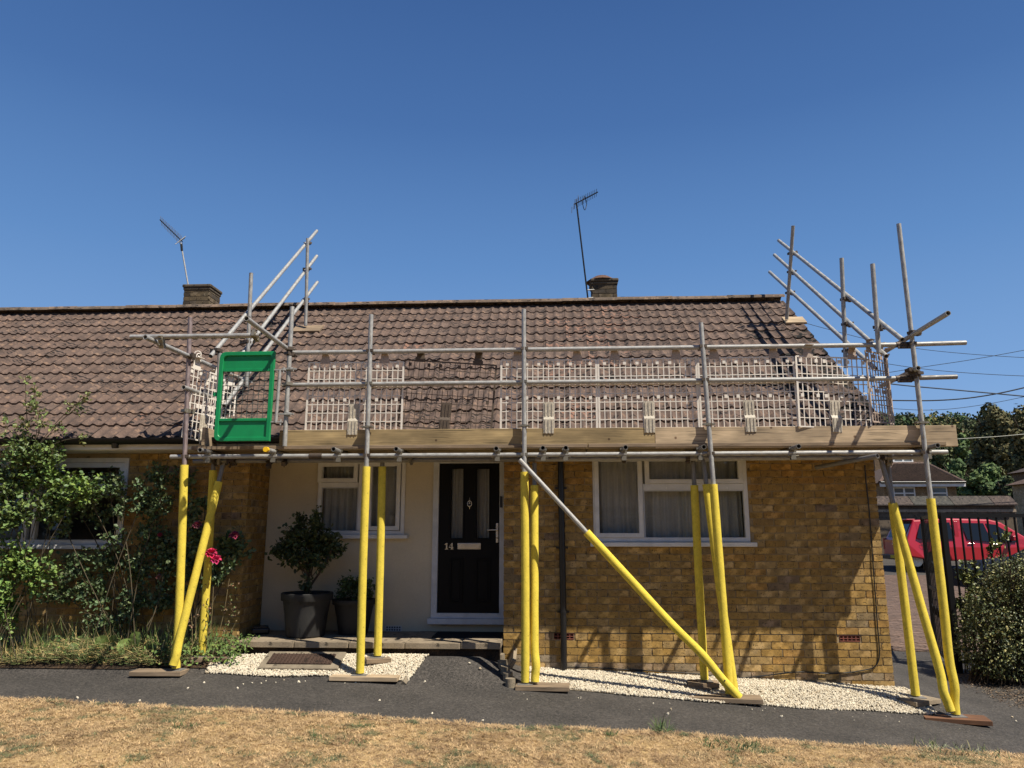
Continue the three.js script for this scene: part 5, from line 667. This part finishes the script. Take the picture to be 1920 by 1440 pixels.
// ------------------------------------------------------------------ right side: drive, gate, railings, hedge
seed(101);
{
  // block paved drive: herringbone would be too fine to see, so rows of blocks joined as one mass
  const cols = [[.27, .185, .15], [.30, .21, .175], [.235, .165, .14]], ms = cols.map(c => mat(rgb(...c), { map: T.stone, roughness: .95 })), L = [[], [], []];
  for (let v = 12.2, r = 0; v < 26; v += .108, r++) for (let x = 4.6 + (r % 2) * .105; x < 13; x += .21) { const g = new THREE.BoxGeometry(.203, .02, .1); g.translate(x, G(x, v) + .004 + rr(-.002, .003), -v); L[Math.floor(rnd() * 3)].push(g); }
  const grp = new THREE.Group(); grp.name = 'block_paving'; tag(grp, 'pinkish block paved drive beside the house', 'paving', null, 'stuff'); scene.add(grp); L.forEach((l, i) => { const m = fin(new THREE.Mesh(uvm(mergeGeometries(l)), ms[i])); m.name = 'paving_blocks'; m.userData.kind = 'stuff'; grp.add(m); });
  struct('drive', quads((i, j) => { const x = lerp(4.4, 30, i), v = lerp(12.1, 40, j); return { x, y: G(x, v) - .012, z: -v, u: x, w: v }; }, 60, 50), M.asphalt);
  // railings: post at the gate, run to the right
  const A = onG(1799, 1262), vf = -A.z, y0 = A.y, top = onV(1799, 962, vf).y, h = top - y0;
  const ra = thing('iron_railings', 'black iron railings running right behind the hedge', 'railings', A);
  part('post', box(A.x - .035, A.x + .035, y0 - .05, top + .015, A.z - .035, A.z + .035, .004), M.blackIron, ra);
  part('rail', box(A.x, A.x + 4, top - .06, top - .01, A.z - .02, A.z + .02), M.blackIron, ra); part('rail', box(A.x, A.x + 4, y0 + .12, y0 + .16, A.z - .006, A.z + .006), M.blackIron, ra);
  for (let k = 1; k < 33; k++) part('bar', cyl(V3(A.x + k * .118, y0 + .12, A.z), V3(A.x + k * .118, top - .01, A.z), .0145, .0145, 8), M.blackIron, ra);
  // open gate leaf standing square to the railings
  const B = onG(1757, 1222), gt = thing('iron_gate', 'black iron gate standing open beside the railings', 'gate', V3(A.x - .07, y0, A.z - .04));
  const d = V3(B.x, y0, B.z).sub(V3(A.x - .05, y0, A.z - .04)), len = d.length(); gt.rotation.y = Math.atan2(-d.z, d.x);
  local('stile', box(-.0, .04, .06, h - .02, -.02, .02, .003), M.blackIron, gt); local('stile', box(len - .05, len, .06, h - .02, -.025, .025, .003), M.blackIron, gt);
  for (const y of [.08, h * .47, h - .06]) local('rail', box(.04, len - .05, y, y + .045, -.012, .012), M.blackIron, gt);
  for (let k = 1; k < 10; k++) local('bar', cyl(V3(len * k / 10, .1, 0), V3(len * k / 10, h - .05, 0), .008, .008, 7), M.blackIron, gt);
  for (let k = 0; k < 5; k++) { const g = new THREE.TorusGeometry(.07, .006, 5, 16); g.translate(len * (k * 2 + 1) / 10, h * .33, 0); local('scroll', g, M.blackIron, gt); }
  local('latch', box(len - .02, len + .03, h * .6, h * .6 + .12, -.04, .0), M.blackIron, gt);
  // hedge
  const hb = onG(1880, 1282), hd = thing('hedge', 'clipped small leaved variegated hedge in front of the black railings', 'hedge', hb);
  const hv = -hb.z; const lv = new Leaves(), stems = [];
  const C = [[1888, 1160, 62, 78], [1945, 1135, 72, 90], [1842, 1200, 40, 62], [2000, 1130, 90, 105], [1890, 1205, 86, 66], [1890, 1090, 34, 34], [1925, 1085, 36, 34], [1850, 1150, 34, 40], [1884, 1062, 16, 20]];
  for (const [px, py, rx, ry] of C) { const c = onV(px, py, hv), k = hv / FPX, R = V3(rx * k, ry * k, .42); const n = Math.round(rx * ry * .62); for (let i = 0; i < n; i++) { const q = rdir(), f = rr(.72, 1.04) + .12 * (fbm(q.x * .5 + .5, q.y * .5 + .5, 6, 6, 2, 4) - .5) * 2, p = c.clone().add(V3(q.x * R.x * f, q.y * R.y * f, q.z * R.z * f)); if (p.y < hb.y + .08) continue; const sz = rr(.7, 1.3); lv.leaf(p, q.clone().add(rdir().multiplyScalar(.9)).normalize(), q.clone().add(rdir().multiplyScalar(.7)).add(V3(0, .4, 0)).normalize(), .034 * sz, .022 * sz, jc(pick(rnd() < .3 ? [[.26, .25, .075], [.30, .29, .12]] : [[.06, .08, .022], [.085, .105, .028], [.045, .062, .02]])), .2, false); } for (let i = 0; i < 20; i++) stems.push(cyl(hb.clone().add(V3(rr(-.4, .6), 0, rr(-.15, .15))), c.clone().add(V3(rr(-.6, .6) * R.x, rr(-.6, .6) * R.y, rr(-.6, .6) * R.z)), .009, .004, 5)); }
  part('stem', merge(stems), M.bark, hd); part('foliage', lv.geo(), M.leaf, hd);
  const iv = thing('yellow_green_climber', 'yellow green leaved climber beside the gate post', 'climber', onG(1810, 1262)); shrub(iv, iv.position.clone(), [[1812, 1075, 18, 26, 14], [1825, 1105, 18, 26, 14], [1808, 1130, 12, 30, 12], [1815, 1170, 12, 26, 8], [1830, 1060, 12, 18, 6], [1860, 1020, 20, 12, 5], [1885, 1000, 14, 20, 5]].map(([x, y, a, b, n]) => blobV(x, y, a, b, vf + .02, n, 9, null, 12)), [[.17, .19, .05], [.22, .24, .07], [.10, .13, .03]], { L: .055, W: .045, stemR: .005, twigR: .0025 });
  // leaf litter under the hedge
  const lt = new Leaves(); for (let k = 0; k < 2600; k++) { const px = rr(1800, 1990), py = rr(1262, 1330), p = onG(px, py); if (p.x < 4.75 + rr(0, .3)) continue; lt.leaf(p.add(V3(0, .008, 0)), V3(rr(-1, 1), rr(0, .3), rr(-1, 1)).normalize(), V3(rr(-.3, .3), 1, rr(-.3, .3)).normalize(), rr(.02, .045), rr(.012, .025), jc(pick([[.11, .075, .05], [.16, .11, .07], [.07, .05, .035], [.2, .15, .1]])), .15, false); } const ls = solo('leaf_litter', lt.geo(), M.leafDry, 'brown fallen leaves on the ground under the hedge', 'leaf litter'); ls.userData.kind = 'stuff';
}
// ------------------------------------------------------------------ vehicles
function car(name, label, cat, paint, prof, glassRects, W, wheels, extras) {
  const t = thing(name, label, cat, V3(0, 0, 0));
  const sh = new THREE.Shape(prof.map(p => new THREE.Vector2(...p))), g = new THREE.ExtrudeGeometry(sh, { depth: W - .12, bevelEnabled: true, bevelThickness: .06, bevelSize: .05, bevelOffset: -.05, bevelSegments: 3 }); g.translate(0, 0, -W + .06);
  const p = g.attributes.position; for (let i = 0; i < p.count; i++) { const y = p.getY(i), k = y > 1.0 ? (y - 1.0) * .24 : 0; p.setZ(i, (p.getZ(i) + W / 2) * (1 - k) - W / 2); } g.computeVertexNormals();
  local('body', g, paint, t);
  const dk = new THREE.MeshStandardMaterial({ color: rgb(.012, .015, .02), roughness: .06, metalness: .1 });
  for (const r of glassRects) { const s = new THREE.Shape(r.map(q => new THREE.Vector2(...q))), w = new THREE.ExtrudeGeometry(s, { depth: .012, bevelEnabled: false }), q = w.attributes.position; for (let i = 0; i < q.count; i++) { const y = q.getY(i), k = y > 1.0 ? (y - 1.0) * .24 : 0; q.setZ(i, q.getZ(i) - k * W / 2 + .004); } w.computeVertexNormals(); local('window', w, dk, t); }
  for (const x of wheels) for (const z of [-.12, -W + .12]) { const wh = local('wheel', new THREE.CylinderGeometry(.36, .36, .22, 24).rotateX(Math.PI / 2), M.rubber, t, x, .36, z); local('rim', new THREE.CylinderGeometry(.22, .22, .232, 16).rotateX(Math.PI / 2), M.steel, wh); }
  if (extras) extras(t, dk); return t;
}
{
  const red = new THREE.MeshPhysicalMaterial({ color: rgb(.40, .003, .012), roughness: .4, clearcoat: 1, clearcoatRoughness: .06 });
  const u0 = 12.05, vn = 27, gy = G(13, 27) + .0;
  const t = car('red_pickup', 'red pickup truck with rear canopy parked behind the black railings', 'pickup truck', red,
    [[0, .55], [.02, 1.02], [.10, 1.15], [.42, 1.78], [1.6, 1.84], [3.0, 1.80], [3.35, 1.7], [4.15, 1.14], [5.1, 1.0], [5.2, .55], [4.75, .42], [4.7, .62], [4.35, .8], [3.95, .62], [3.88, .4], [1.5, .4], [1.42, .62], [1.05, .8], [.7, .62], [.62, .45]],
    [[[.42, 1.16], [.62, 1.66], [1.62, 1.70], [1.66, 1.12], [.6, 1.12]], [[2.0, 1.68], [2.75, 1.67], [2.9, 1.02], [2.1, 1.12]], [[2.82, 1.66], [3.15, 1.62], [3.75, 1.18], [3.7, 1.02], [2.96, 1.02]]], 1.8, [1.05, 4.32], (t, dk) => {
      const rw = new THREE.PlaneGeometry(1.3, .62); const m = local('rear_window', rw, dk, t, .245, 1.47, -.9); m.rotation.set(0, -Math.PI / 2, 0); m.rotateX(-.46);
      local('tailgate', uvm(new RoundedBoxGeometry(.03, .48, 1.4, 2, .012)), red, t, -.002, .86, -.9); local('bumper', uvm(new RoundedBoxGeometry(.14, .16, 1.7, 2, .03)), M.black, t, -.04, .5, -.9); const np = local('number_plate', new THREE.BoxGeometry(.012, .11, .5), mat(rgb(.6, .42, .03)), t, -.115, .52, -.72);
      for (const z of [-.12, -1.68]) local('tail_light', uvm(new RoundedBoxGeometry(.1, .4, .12, 2, .02)), mat(rgb(.35, .01, .02), { roughness: .2 }), t, .03, .95, z);
      local('door_handle', uvm(new RoundedBoxGeometry(.2, .035, .03, 2, .01)), M.steel, t, 2.2, .98, .012); local('door_handle', uvm(new RoundedBoxGeometry(.2, .035, .03, 2, .01)), M.steel, t, 3.0, .96, .012);
      local('cab_pillar', box(1.72, 1.86, 1.02, 1.74, -.02, .012, .01), red, t, 0, 0, -.075); local('fuel_flap', new THREE.TorusGeometry(.09, .006, 5, 20), M.dark, t, .62, .98, .004); local('spoiler', uvm(new RoundedBoxGeometry(.3, .04, 1.3, 2, .015)), red, t, .38, 1.80, -.9);
      const bd = new THREE.Shape([[0, .055], [.035, 0], [0, -.055], [-.035, 0]].map(q => new THREE.Vector2(...q))), eg = []; for (const a of [0, 2.094, 4.189]) { const g = new THREE.ExtrudeGeometry(bd, { depth: .006, bevelEnabled: false }); g.translate(0, .055, 0); g.rotateZ(a); eg.push(g); } const em = local('emblem', merge(eg), M.steel, t, -.02, .98, -.9); em.rotation.y = -Math.PI / 2;
      local('side_mirror', uvm(new RoundedBoxGeometry(.12, .18, .2, 2, .04)), red, t, 3.55, 1.16, .12);
    });
  t.position.set(u0, gy, -vn);
  const navy = new THREE.MeshPhysicalMaterial({ color: rgb(.006, .006, .009), roughness: .6, clearcoat: 0, specularIntensity: .3 });
  const b = car('dark_car', 'dark blue car parked in front of the red pickup, mostly hidden by railings', 'car', navy, [[0, .4], [.02, .8], [.5, .98], [1.35, 1.08], [2.0, 1.42], [3.3, 1.46], [4.1, 1.05], [4.2, .5], [3.9, .36], [3.85, .55], [3.5, .7], [3.15, .55], [3.05, .34], [1.25, .34], [1.15, .55], [.85, .7], [.5, .55], [.4, .36]], [[[1.55, 1.08], [2.08, 1.38], [2.6, 1.4], [2.6, 1.04]], [[2.68, 1.4], [3.2, 1.4], [3.6, 1.05], [2.68, 1.04]]], 1.72, [.85, 3.5], (t) => { for (const z of [-.2, -1.52]) local('headlight', new THREE.SphereGeometry(.11, 12, 8).scale(.6, .8, 1), M.steel, t, .12, .74, z); });
  b.position.set(onV(1856, 1040, 17).x, G(10, 17), -17);
}
// ------------------------------------------------------------------ boundary wall and houses beyond
seed(111);
{
  const v = 32, top = onV(1750, 929.5, v).y, cb = onV(1750, 948, v).y, wb = onV(1750, 958, v).y, x0 = onV(1560, 940, v).x, x1 = onV(1902, 940, v).x;
  const w = thing('garden_wall', 'brick boundary wall with heavy grey sloping coping behind the red pickup', 'wall', V3((x0 + x1) / 2, G(16, v), -v));
  part('wall', box(x0, x1, G(16, v) - .3, cb - .01, -v - .3, -v), mat(rgb(.20, .155, .11), { map: T.stone }), w);
  part('string_course', box(x0, x1, wb - .05, wb + .06, -v - .02, -v + .05), mat(rgb(.55, .46, .36), { map: T.stone }), w);
  const sh = new THREE.Shape([[0, 0], [.22, 0], [.22, .04], [-.25, top - cb], [-.55, top - cb], [-.55, 0]].map(p => new THREE.Vector2(...p)));
  for (let x = x0, k = 0; x < x1 - .01; x += 1.6, k++) { const l = Math.min(1.58, x1 - x), g = new THREE.ExtrudeGeometry(sh, { depth: l, bevelEnabled: false }); g.rotateY(-Math.PI / 2); g.translate(x + l, cb, -v); part('coping_stone', uvm(g), mat(rgb(.13 + rr(-.02, .02), .115, .105), { map: T.tile, roughness: .95 }), w); }
}
function hipHouse(name, label, v, pxl, pxr_, yEave, yRidge, pxR0, pxR1, wallC, roofC, depth, wins, opts = {}) {
  const a = onV(pxl, yEave, v), b = onV(pxr_, yEave, v), rg = onV(pxR0, yRidge, v + depth / 2), rg2 = onV(pxR1, yRidge, v + depth / 2); const gy = G((a.x + b.x) / 2, v) - .6;
  const t = thing(name, label, 'house', V3((a.x + b.x) / 2, gy, -v)); const ov = .35;
  part('wall', box(a.x + ov, b.x - ov, gy, a.y, -v - depth, -v - ov), mat(rgb(...wallC), { map: T.brick, roughness: .95 }), t);
  const E = [V3(a.x, a.y, -v), V3(b.x, a.y, -v), V3(b.x, a.y, -v - depth), V3(a.x, a.y, -v - depth)], R0 = V3(rg.x, rg.y, -v - depth / 2), R1 = V3(rg2.x, rg.y, -v - depth / 2), rt = mat(rgb(...roofC), { map: T.tile, roughness: .95 });
  const P = []; const f = (...q) => q.forEach(z => P.push(z.x, z.y, z.z)); f(E[0], E[1], R1); f(E[0], R1, R0); f(E[1], E[2], R1); f(E[2], E[3], R0); f(E[2], R0, R1); f(E[3], E[0], R0); f(E[0], E[2], E[1]); f(E[0], E[3], E[2]);
  const g = new THREE.BufferGeometry(); g.setAttribute('position', new THREE.Float32BufferAttribute(P, 3)); g.computeVertexNormals(); const rf = part('roof', uvm(g), rt, t);
  // tile courses on the front slope, hips and ridge
  const up = R1.clone().sub(R0).length() < .01 ? 14 : 14, l = []; const n = opts.rows || 22; for (let k = 0; k < n; k++) { const q = k / n, L = E[0].clone().lerp(R0, q), Rr = E[1].clone().lerp(R1, q), y = L.y + .02; l.push(box(L.x, Rr.x, y, y + .035, L.z - .05, L.z + .03)); } part('tile_course', merge(l), rt, rf);
  part('ridge', merge([cyl(R0, R1, .13, .13, 8), cyl(E[1], R1, .12, .12, 8), cyl(E[0], R0, .12, .12, 8)]), mat(rgb(roofC[0] * 1.3, roofC[1] * 1.25, roofC[2] * 1.2), { map: T.tile }), rf);
  part('fascia', box(a.x - .02, b.x + .02, a.y - .24, a.y - .005, -v - .01, -v + .03), M.upvc, t); part('gutter', cyl(V3(a.x, a.y + .01, -v + .09), V3(b.x, a.y + .01, -v + .09), .07, .07, 8), M.black, t);
  for (const [x0, y0, x1, y1, nb] of wins) { const z = -v - ov + .03, p = onV(x0, y1, v + ov), q = onV(x1, y0, v + ov); const w = part('window', frameRing(p.x, q.x, p.y, q.y, .07, z, .06), M.upvc, t); part('pane', box(p.x + .05, q.x - .05, p.y + .05, q.y - .05, z - .02, z + .015), new THREE.MeshStandardMaterial({ color: rgb(.10, .11, .11), roughness: .08 }), w); for (let k = 1; k < nb; k++) { const x = lerp(p.x, q.x, k / nb); part('mullion', box(x - .05, x + .05, p.y + .04, q.y - .04, z, z + .05), M.upvc, w); } part('transom', box(p.x + .04, q.x - .04, lerp(p.y, q.y, .62) - .04, lerp(p.y, q.y, .62) + .04, z, z + .052), M.upvc, w); }
  return t;
}
hipHouse('hipped_bungalow', 'distant bungalow with hipped brown roof behind the boundary wall', 46, 1650, 1809, 905, 870, 1672, 1738, [.40, .29, .17], [.155, .105, .085], 9, [[1676, 913.5, 1714, 944, 2], [1748, 913, 1774, 944, 1]]);
{
  const v = 62, a = onV(1640, 868, v), b = onV(1742, 868, v), tp = onV(1700, 838, v).y, gy = G(30, v) - 1; const t = thing('two_storey_house', 'taller brick house with white upstairs window behind the hipped bungalow', 'house', V3((a.x + b.x) / 2, gy, -v)); part('wall', box(a.x, b.x, gy, tp, -v - 8, -v), mat(rgb(.24, .165, .10), { map: T.brick }), t); const p = onV(1674, 868, v), q = onV(1710, 849, v); const w = part('window', frameRing(p.x, q.x, p.y, q.y, .12, -v - .02, .1), M.upvc, t); part('pane', box(p.x + .1, q.x - .1, p.y + .1, q.y - .1, -v - .03, -v + .02), mat(rgb(.14, .15, .15), { roughness: .1 }), w); part('mullion', box((p.x + q.x) / 2 - .08, (p.x + q.x) / 2 + .08, p.y + .1, q.y - .1, -v, -v + .06), M.upvc, w); part('sill', box(p.x - .2, q.x + .3, p.y - .2, p.y, -v, -v + .2), M.upvc, w);
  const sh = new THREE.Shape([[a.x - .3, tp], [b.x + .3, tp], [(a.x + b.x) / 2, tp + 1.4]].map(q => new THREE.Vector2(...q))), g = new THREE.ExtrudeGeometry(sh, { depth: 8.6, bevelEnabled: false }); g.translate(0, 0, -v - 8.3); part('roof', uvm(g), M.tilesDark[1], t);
}
hipHouse('cream_bungalow', 'cream rendered bungalow with brown roof at the end of the boundary wall', 34, 1985, 2240, 900, 862, 2030, 2150, [.62, .50, .32], [.20, .13, .10], 4, []);
hipHouse('hillside_house', 'dark roofed house partly hidden by the cream bungalow', 44, 1985, 2200, 876, 845, 2020, 2120, [.35, .26, .17], [.12, .09, .08], 5, []);
// ------------------------------------------------------------------ trees, wooded hill, cables
seed(121);
function tree(name, label, px, pyBase, pyTop, rpx, v, cols, n, group, lobes = 9, sz = 1) {
  const top = onV(px, pyTop, v).y, c = onV(px, pyBase, v), gy = G(c.x, v), rx = rpx * v / FPX, t = thing(name, label, 'tree', V3(c.x, gy, -v), group), H = top - gy;
  part('trunk', merge([cyl(V3(c.x, gy - .3, -v), V3(c.x, gy + H * .45, -v), rx * .09 + .06, rx * .05 + .04, 9), ...[0, 1, 2, 3, 4].map(k => cyl(V3(c.x, gy + H * (.25 + k * .06), -v), V3(c.x + Math.cos(k * 2.3) * rx * .6, gy + H * (.55 + k * .07), -v + Math.sin(k * 2.3) * rx * .6), rx * .035 + .03, .03, 6))]), M.bark, t);
  const lv = new Leaves(); for (let q = 0; q < lobes; q++) { const f = q / lobes, ang = q * 2.4, rr0 = rx * (f < .2 ? .65 : .62 * Math.sqrt(1 - Math.max(0, f - .25))), lc = V3(c.x + Math.cos(ang) * rr0 * (1 - f * .5), gy + H * lerp(.22, .9, f), -v + Math.sin(ang) * rr0 * (1 - f * .5)), R = V3(rx * rr(.36, .5) * (1 - f * .35), H * rr(.11, .16), rx * rr(.36, .5) * (1 - f * .35)); const m = Math.round(n / lobes), cc = pick(cols); for (let i = 0; i < m; i++) { const d = rdir(), k = rr(.55, 1.08); lv.quad(lc.clone().add(V3(d.x * R.x * k, d.y * R.y * k, d.z * R.z * k)), rr(.06, .14) * v / 40 * sz, jc(rnd() < .7 ? cc : pick(cols), .35), d); } }
  part('crown', lv.geo(), leafMat({ roughness: .85, transmission: 0 }), t);
}
const cDk = [[.035, .055, .02], [.05, .07, .022], [.065, .08, .026]], cMd = [[.075, .12, .035], [.095, .145, .04], [.055, .095, .028]], cOl = [[.12, .105, .038], [.095, .095, .032], [.07, .078, .026]], cYl = [[.19, .165, .035], [.15, .15, .036]];
tree('broad_tree', 'light green leafy tree directly behind the boundary wall', 1850, 930, 868, 62, 52, cMd, 7000, null, 12); tree('broad_tree', 'rounded green tree left of the light green tree, behind the hipped roof', 1795, 930, 852, 34, 56, cMd, 3500, null); tree('broad_tree', 'big olive brown tree rising above the cream bungalow', 1885, 930, 752, 62, 72, cOl, 11000, null, 16); tree('broad_tree', 'tall olive tree at the frame edge above the cream bungalow roof', 1950, 930, 748, 55, 66, cOl, 7000, null, 14); tree('broad_tree', 'dark leaved tree between the green tree and the cream bungalow', 1888, 930, 885, 26, 48, cDk, 2500, null); tree('broad_tree', 'yellowing tree on the wooded slope', 1840, 900, 795, 20, 100, cYl, 2200, null);
tree('broad_tree', 'dark tree beside the end of the pale toe board', 1775, 930, 826, 34, 90, cDk, 4000, null); tree('broad_tree', 'mid green tree on the slope above the hipped bungalow', 1810, 930, 806, 30, 95, cMd, 3500, null); tree('broad_tree', 'dark conifer like tree on the slope beside the olive tree', 1850, 930, 832, 24, 80, cDk, 3000, null);
{ // wood covering the hill
  const q = new Leaves(); for (let k = 0; k < 5; k++) q.quad(V3(rr(-.45, .45), rr(-.45, .45), rr(-.45, .45)), .3, [rr(.7, 1.2), rr(.7, 1.2), rr(.7, 1.2)]);
  const crowns = []; for (let k = 0; k < 420; k++) { const v = rr(112, 178), px = rr(1500, 2150), x = onV(px, 800, v).x; crowns.push([x, G(x, v), v, rr(2.2, 4.2), rr(5, 8.5), pick([cDk, cMd, cOl, cMd, cDk, cDk, cMd, cYl])]); }
  const N = crowns.length * 130, im = new THREE.InstancedMesh(q.geo(), leafMat({ roughness: .85, transmission: 0 }), N), m = new THREE.Matrix4(), e = new THREE.Quaternion(), c = new THREE.Color(); let i = 0;
  for (const [x, y, v, r, h, cc] of crowns) for (let k = 0; k < 130; k++) { const d = rdir(), f = rr(.6, 1.1); e.setFromEuler(new THREE.Euler(rr(0, 6), rr(0, 6), rr(0, 6))); const s = rr(.7, 1.3); m.compose(V3(x + d.x * r * f, y + h * .6 + d.y * h * .45 * f, -v + d.z * r * f), e, V3(s, s, s)); im.setMatrixAt(i, m); const t = jc(pick(cc), .3); c.setRGB(...t); im.setColorAt(i++, c); }
  im.name = 'woodland'; tag(fin(im), 'wooded hillside beyond the houses', 'woodland', null, 'stuff'); scene.add(im);
}
{ // overhead wires
  const cab = (label, r, v, pts, m = M.blackIron) => solo('overhead_cable', curveTube([...pts, (([k, l]) => [l[0] + (l[0] - k[0]) * 2.5, l[1] + (l[1] - k[1]) * 2.5])(pts.slice(-2))].map(p => onV(p[0], p[1], v)), r, 70, 5), m, label, 'cable');
  cab('thin overhead wire running from the gable roof edge down past the scaffold top', .008, 22, [[1500, 603], [1555, 618], [1655, 643], [1722, 654], [1820, 664], [2050, 678]]);
  cab('overhead wire rising from the corner scaffold post toward the sky', .010, 26, [[1560, 716], [1725, 689], [1830, 673], [2050, 632]]);
  cab('overhead wire drooping slightly below the two crossing wires', .010, 26, [[1600, 672], [1725, 691], [1810, 699], [1920, 705], [2050, 708]]);
  cab('thick overhead cable sloping down behind the scaffold rail end', .028, 30, [[1600, 710], [1680, 721], [1800, 732], [1920, 743], [2050, 756]], mat(rgb(.06, .08, .11)));
  cab('thick twisted overhead cable curving up over the trees', .026, 30, [[1600, 750], [1683, 751], [1750, 751], [1811, 747], [1870, 738], [1920, 727], [2050, 696]]);
  cab('lowest thin overhead wire just above the tree tops', .010, 30, [[1600, 760], [1687, 767], [1740, 769], [1790, 766], [1860, 756], [1920, 744], [2050, 714]]);
  cab('pale wire crossing in front of the dark trees', .016, 40, [[1750, 826], [1813, 822], [1870, 818.5], [1920, 814], [2050, 800]], mat(rgb(.5, .5, .42)));
}
// ------------------------------------------------------------------ across the lane: houses mirrored in the windows, trees added to cut sky light
seed(131);
for (const [x, w, lab] of [[-13, 11, 'brick bungalow across the lane opposite the neighbouring house'], [0, 11.5, 'brick bungalow across the lane opposite the black door'], [13.5, 12, 'brick bungalow across the lane opposite the gable end']]) {
  const z = 11, gy = G(x, -z) - .1, t = thing('opposite_bungalow', lab, 'house', V3(x, gy, z)); part('wall', box(x - w / 2, x + w / 2, gy, gy + 2.6, z, z + 7), mat(rgb(.38, .25, .11), { map: T.brick }), t);  // set close behind the camera to dim the porch
  const sh = new THREE.Shape([[z - .4, gy + 2.5], [z + 7.4, gy + 2.5], [z + 3.5, gy + 5.4]].map(p => new THREE.Vector2(...p))), g = new THREE.ExtrudeGeometry(sh, { depth: w + .3, bevelEnabled: false }); g.rotateY(-Math.PI / 2); g.translate(x + w / 2 + .15, 0, 0); part('roof', uvm(g), M.tiles[2], t);
  for (const o of [-.3, .25]) { const wx = x + o * w; part('window', frameRing(wx - .8, wx + .8, gy + 1.1, gy + 2.2, .07, z - .05, .06), M.upvc, t); part('pane', box(wx - .75, wx + .75, gy + 1.15, gy + 2.15, z - .03, z - .012), M.dark, t); }
}
function addedLaneTree(label, x, z, h, r) { const gy = G(x, -z), t = thing('added_lane_tree', label, 'tree', V3(x, gy, z)); part('trunk', cyl(V3(x, gy - .1, z), V3(x, gy + h * .5, z), .16, .09, 8), M.bark, t); const lv = new Leaves(); for (let q = 0; q < 10; q++) { const c = V3(x + rr(-.5, .5) * r, gy + h * rr(.38, .88), z + rr(-.5, .5) * r); for (let i = 0; i < 260; i++) { const d = rdir(), k = rr(.4, 1.05) * r * .55; lv.quad(c.clone().add(d.multiplyScalar(k)), rr(.08, .18), jc(pick(cMd), .3), d); } } part('crown', lv.geo(), M.leafDry, t); }  // unseen trees, added to block low sky light from the porch
addedLaneTree('added leafy tree across the lane between the two left bungalows', -6.6, 8.5, 7.5, 2.4); addedLaneTree('added leafy tree across the lane between the two right bungalows', 7, 9, 7, 2.3); addedLaneTree('added tall tree across the lane beyond the end bungalow', 22, 10, 8, 2.8); addedLaneTree('added tall tree across the lane at the far end', -21, 10, 8, 2.8);
renderer.render(scene, camera);
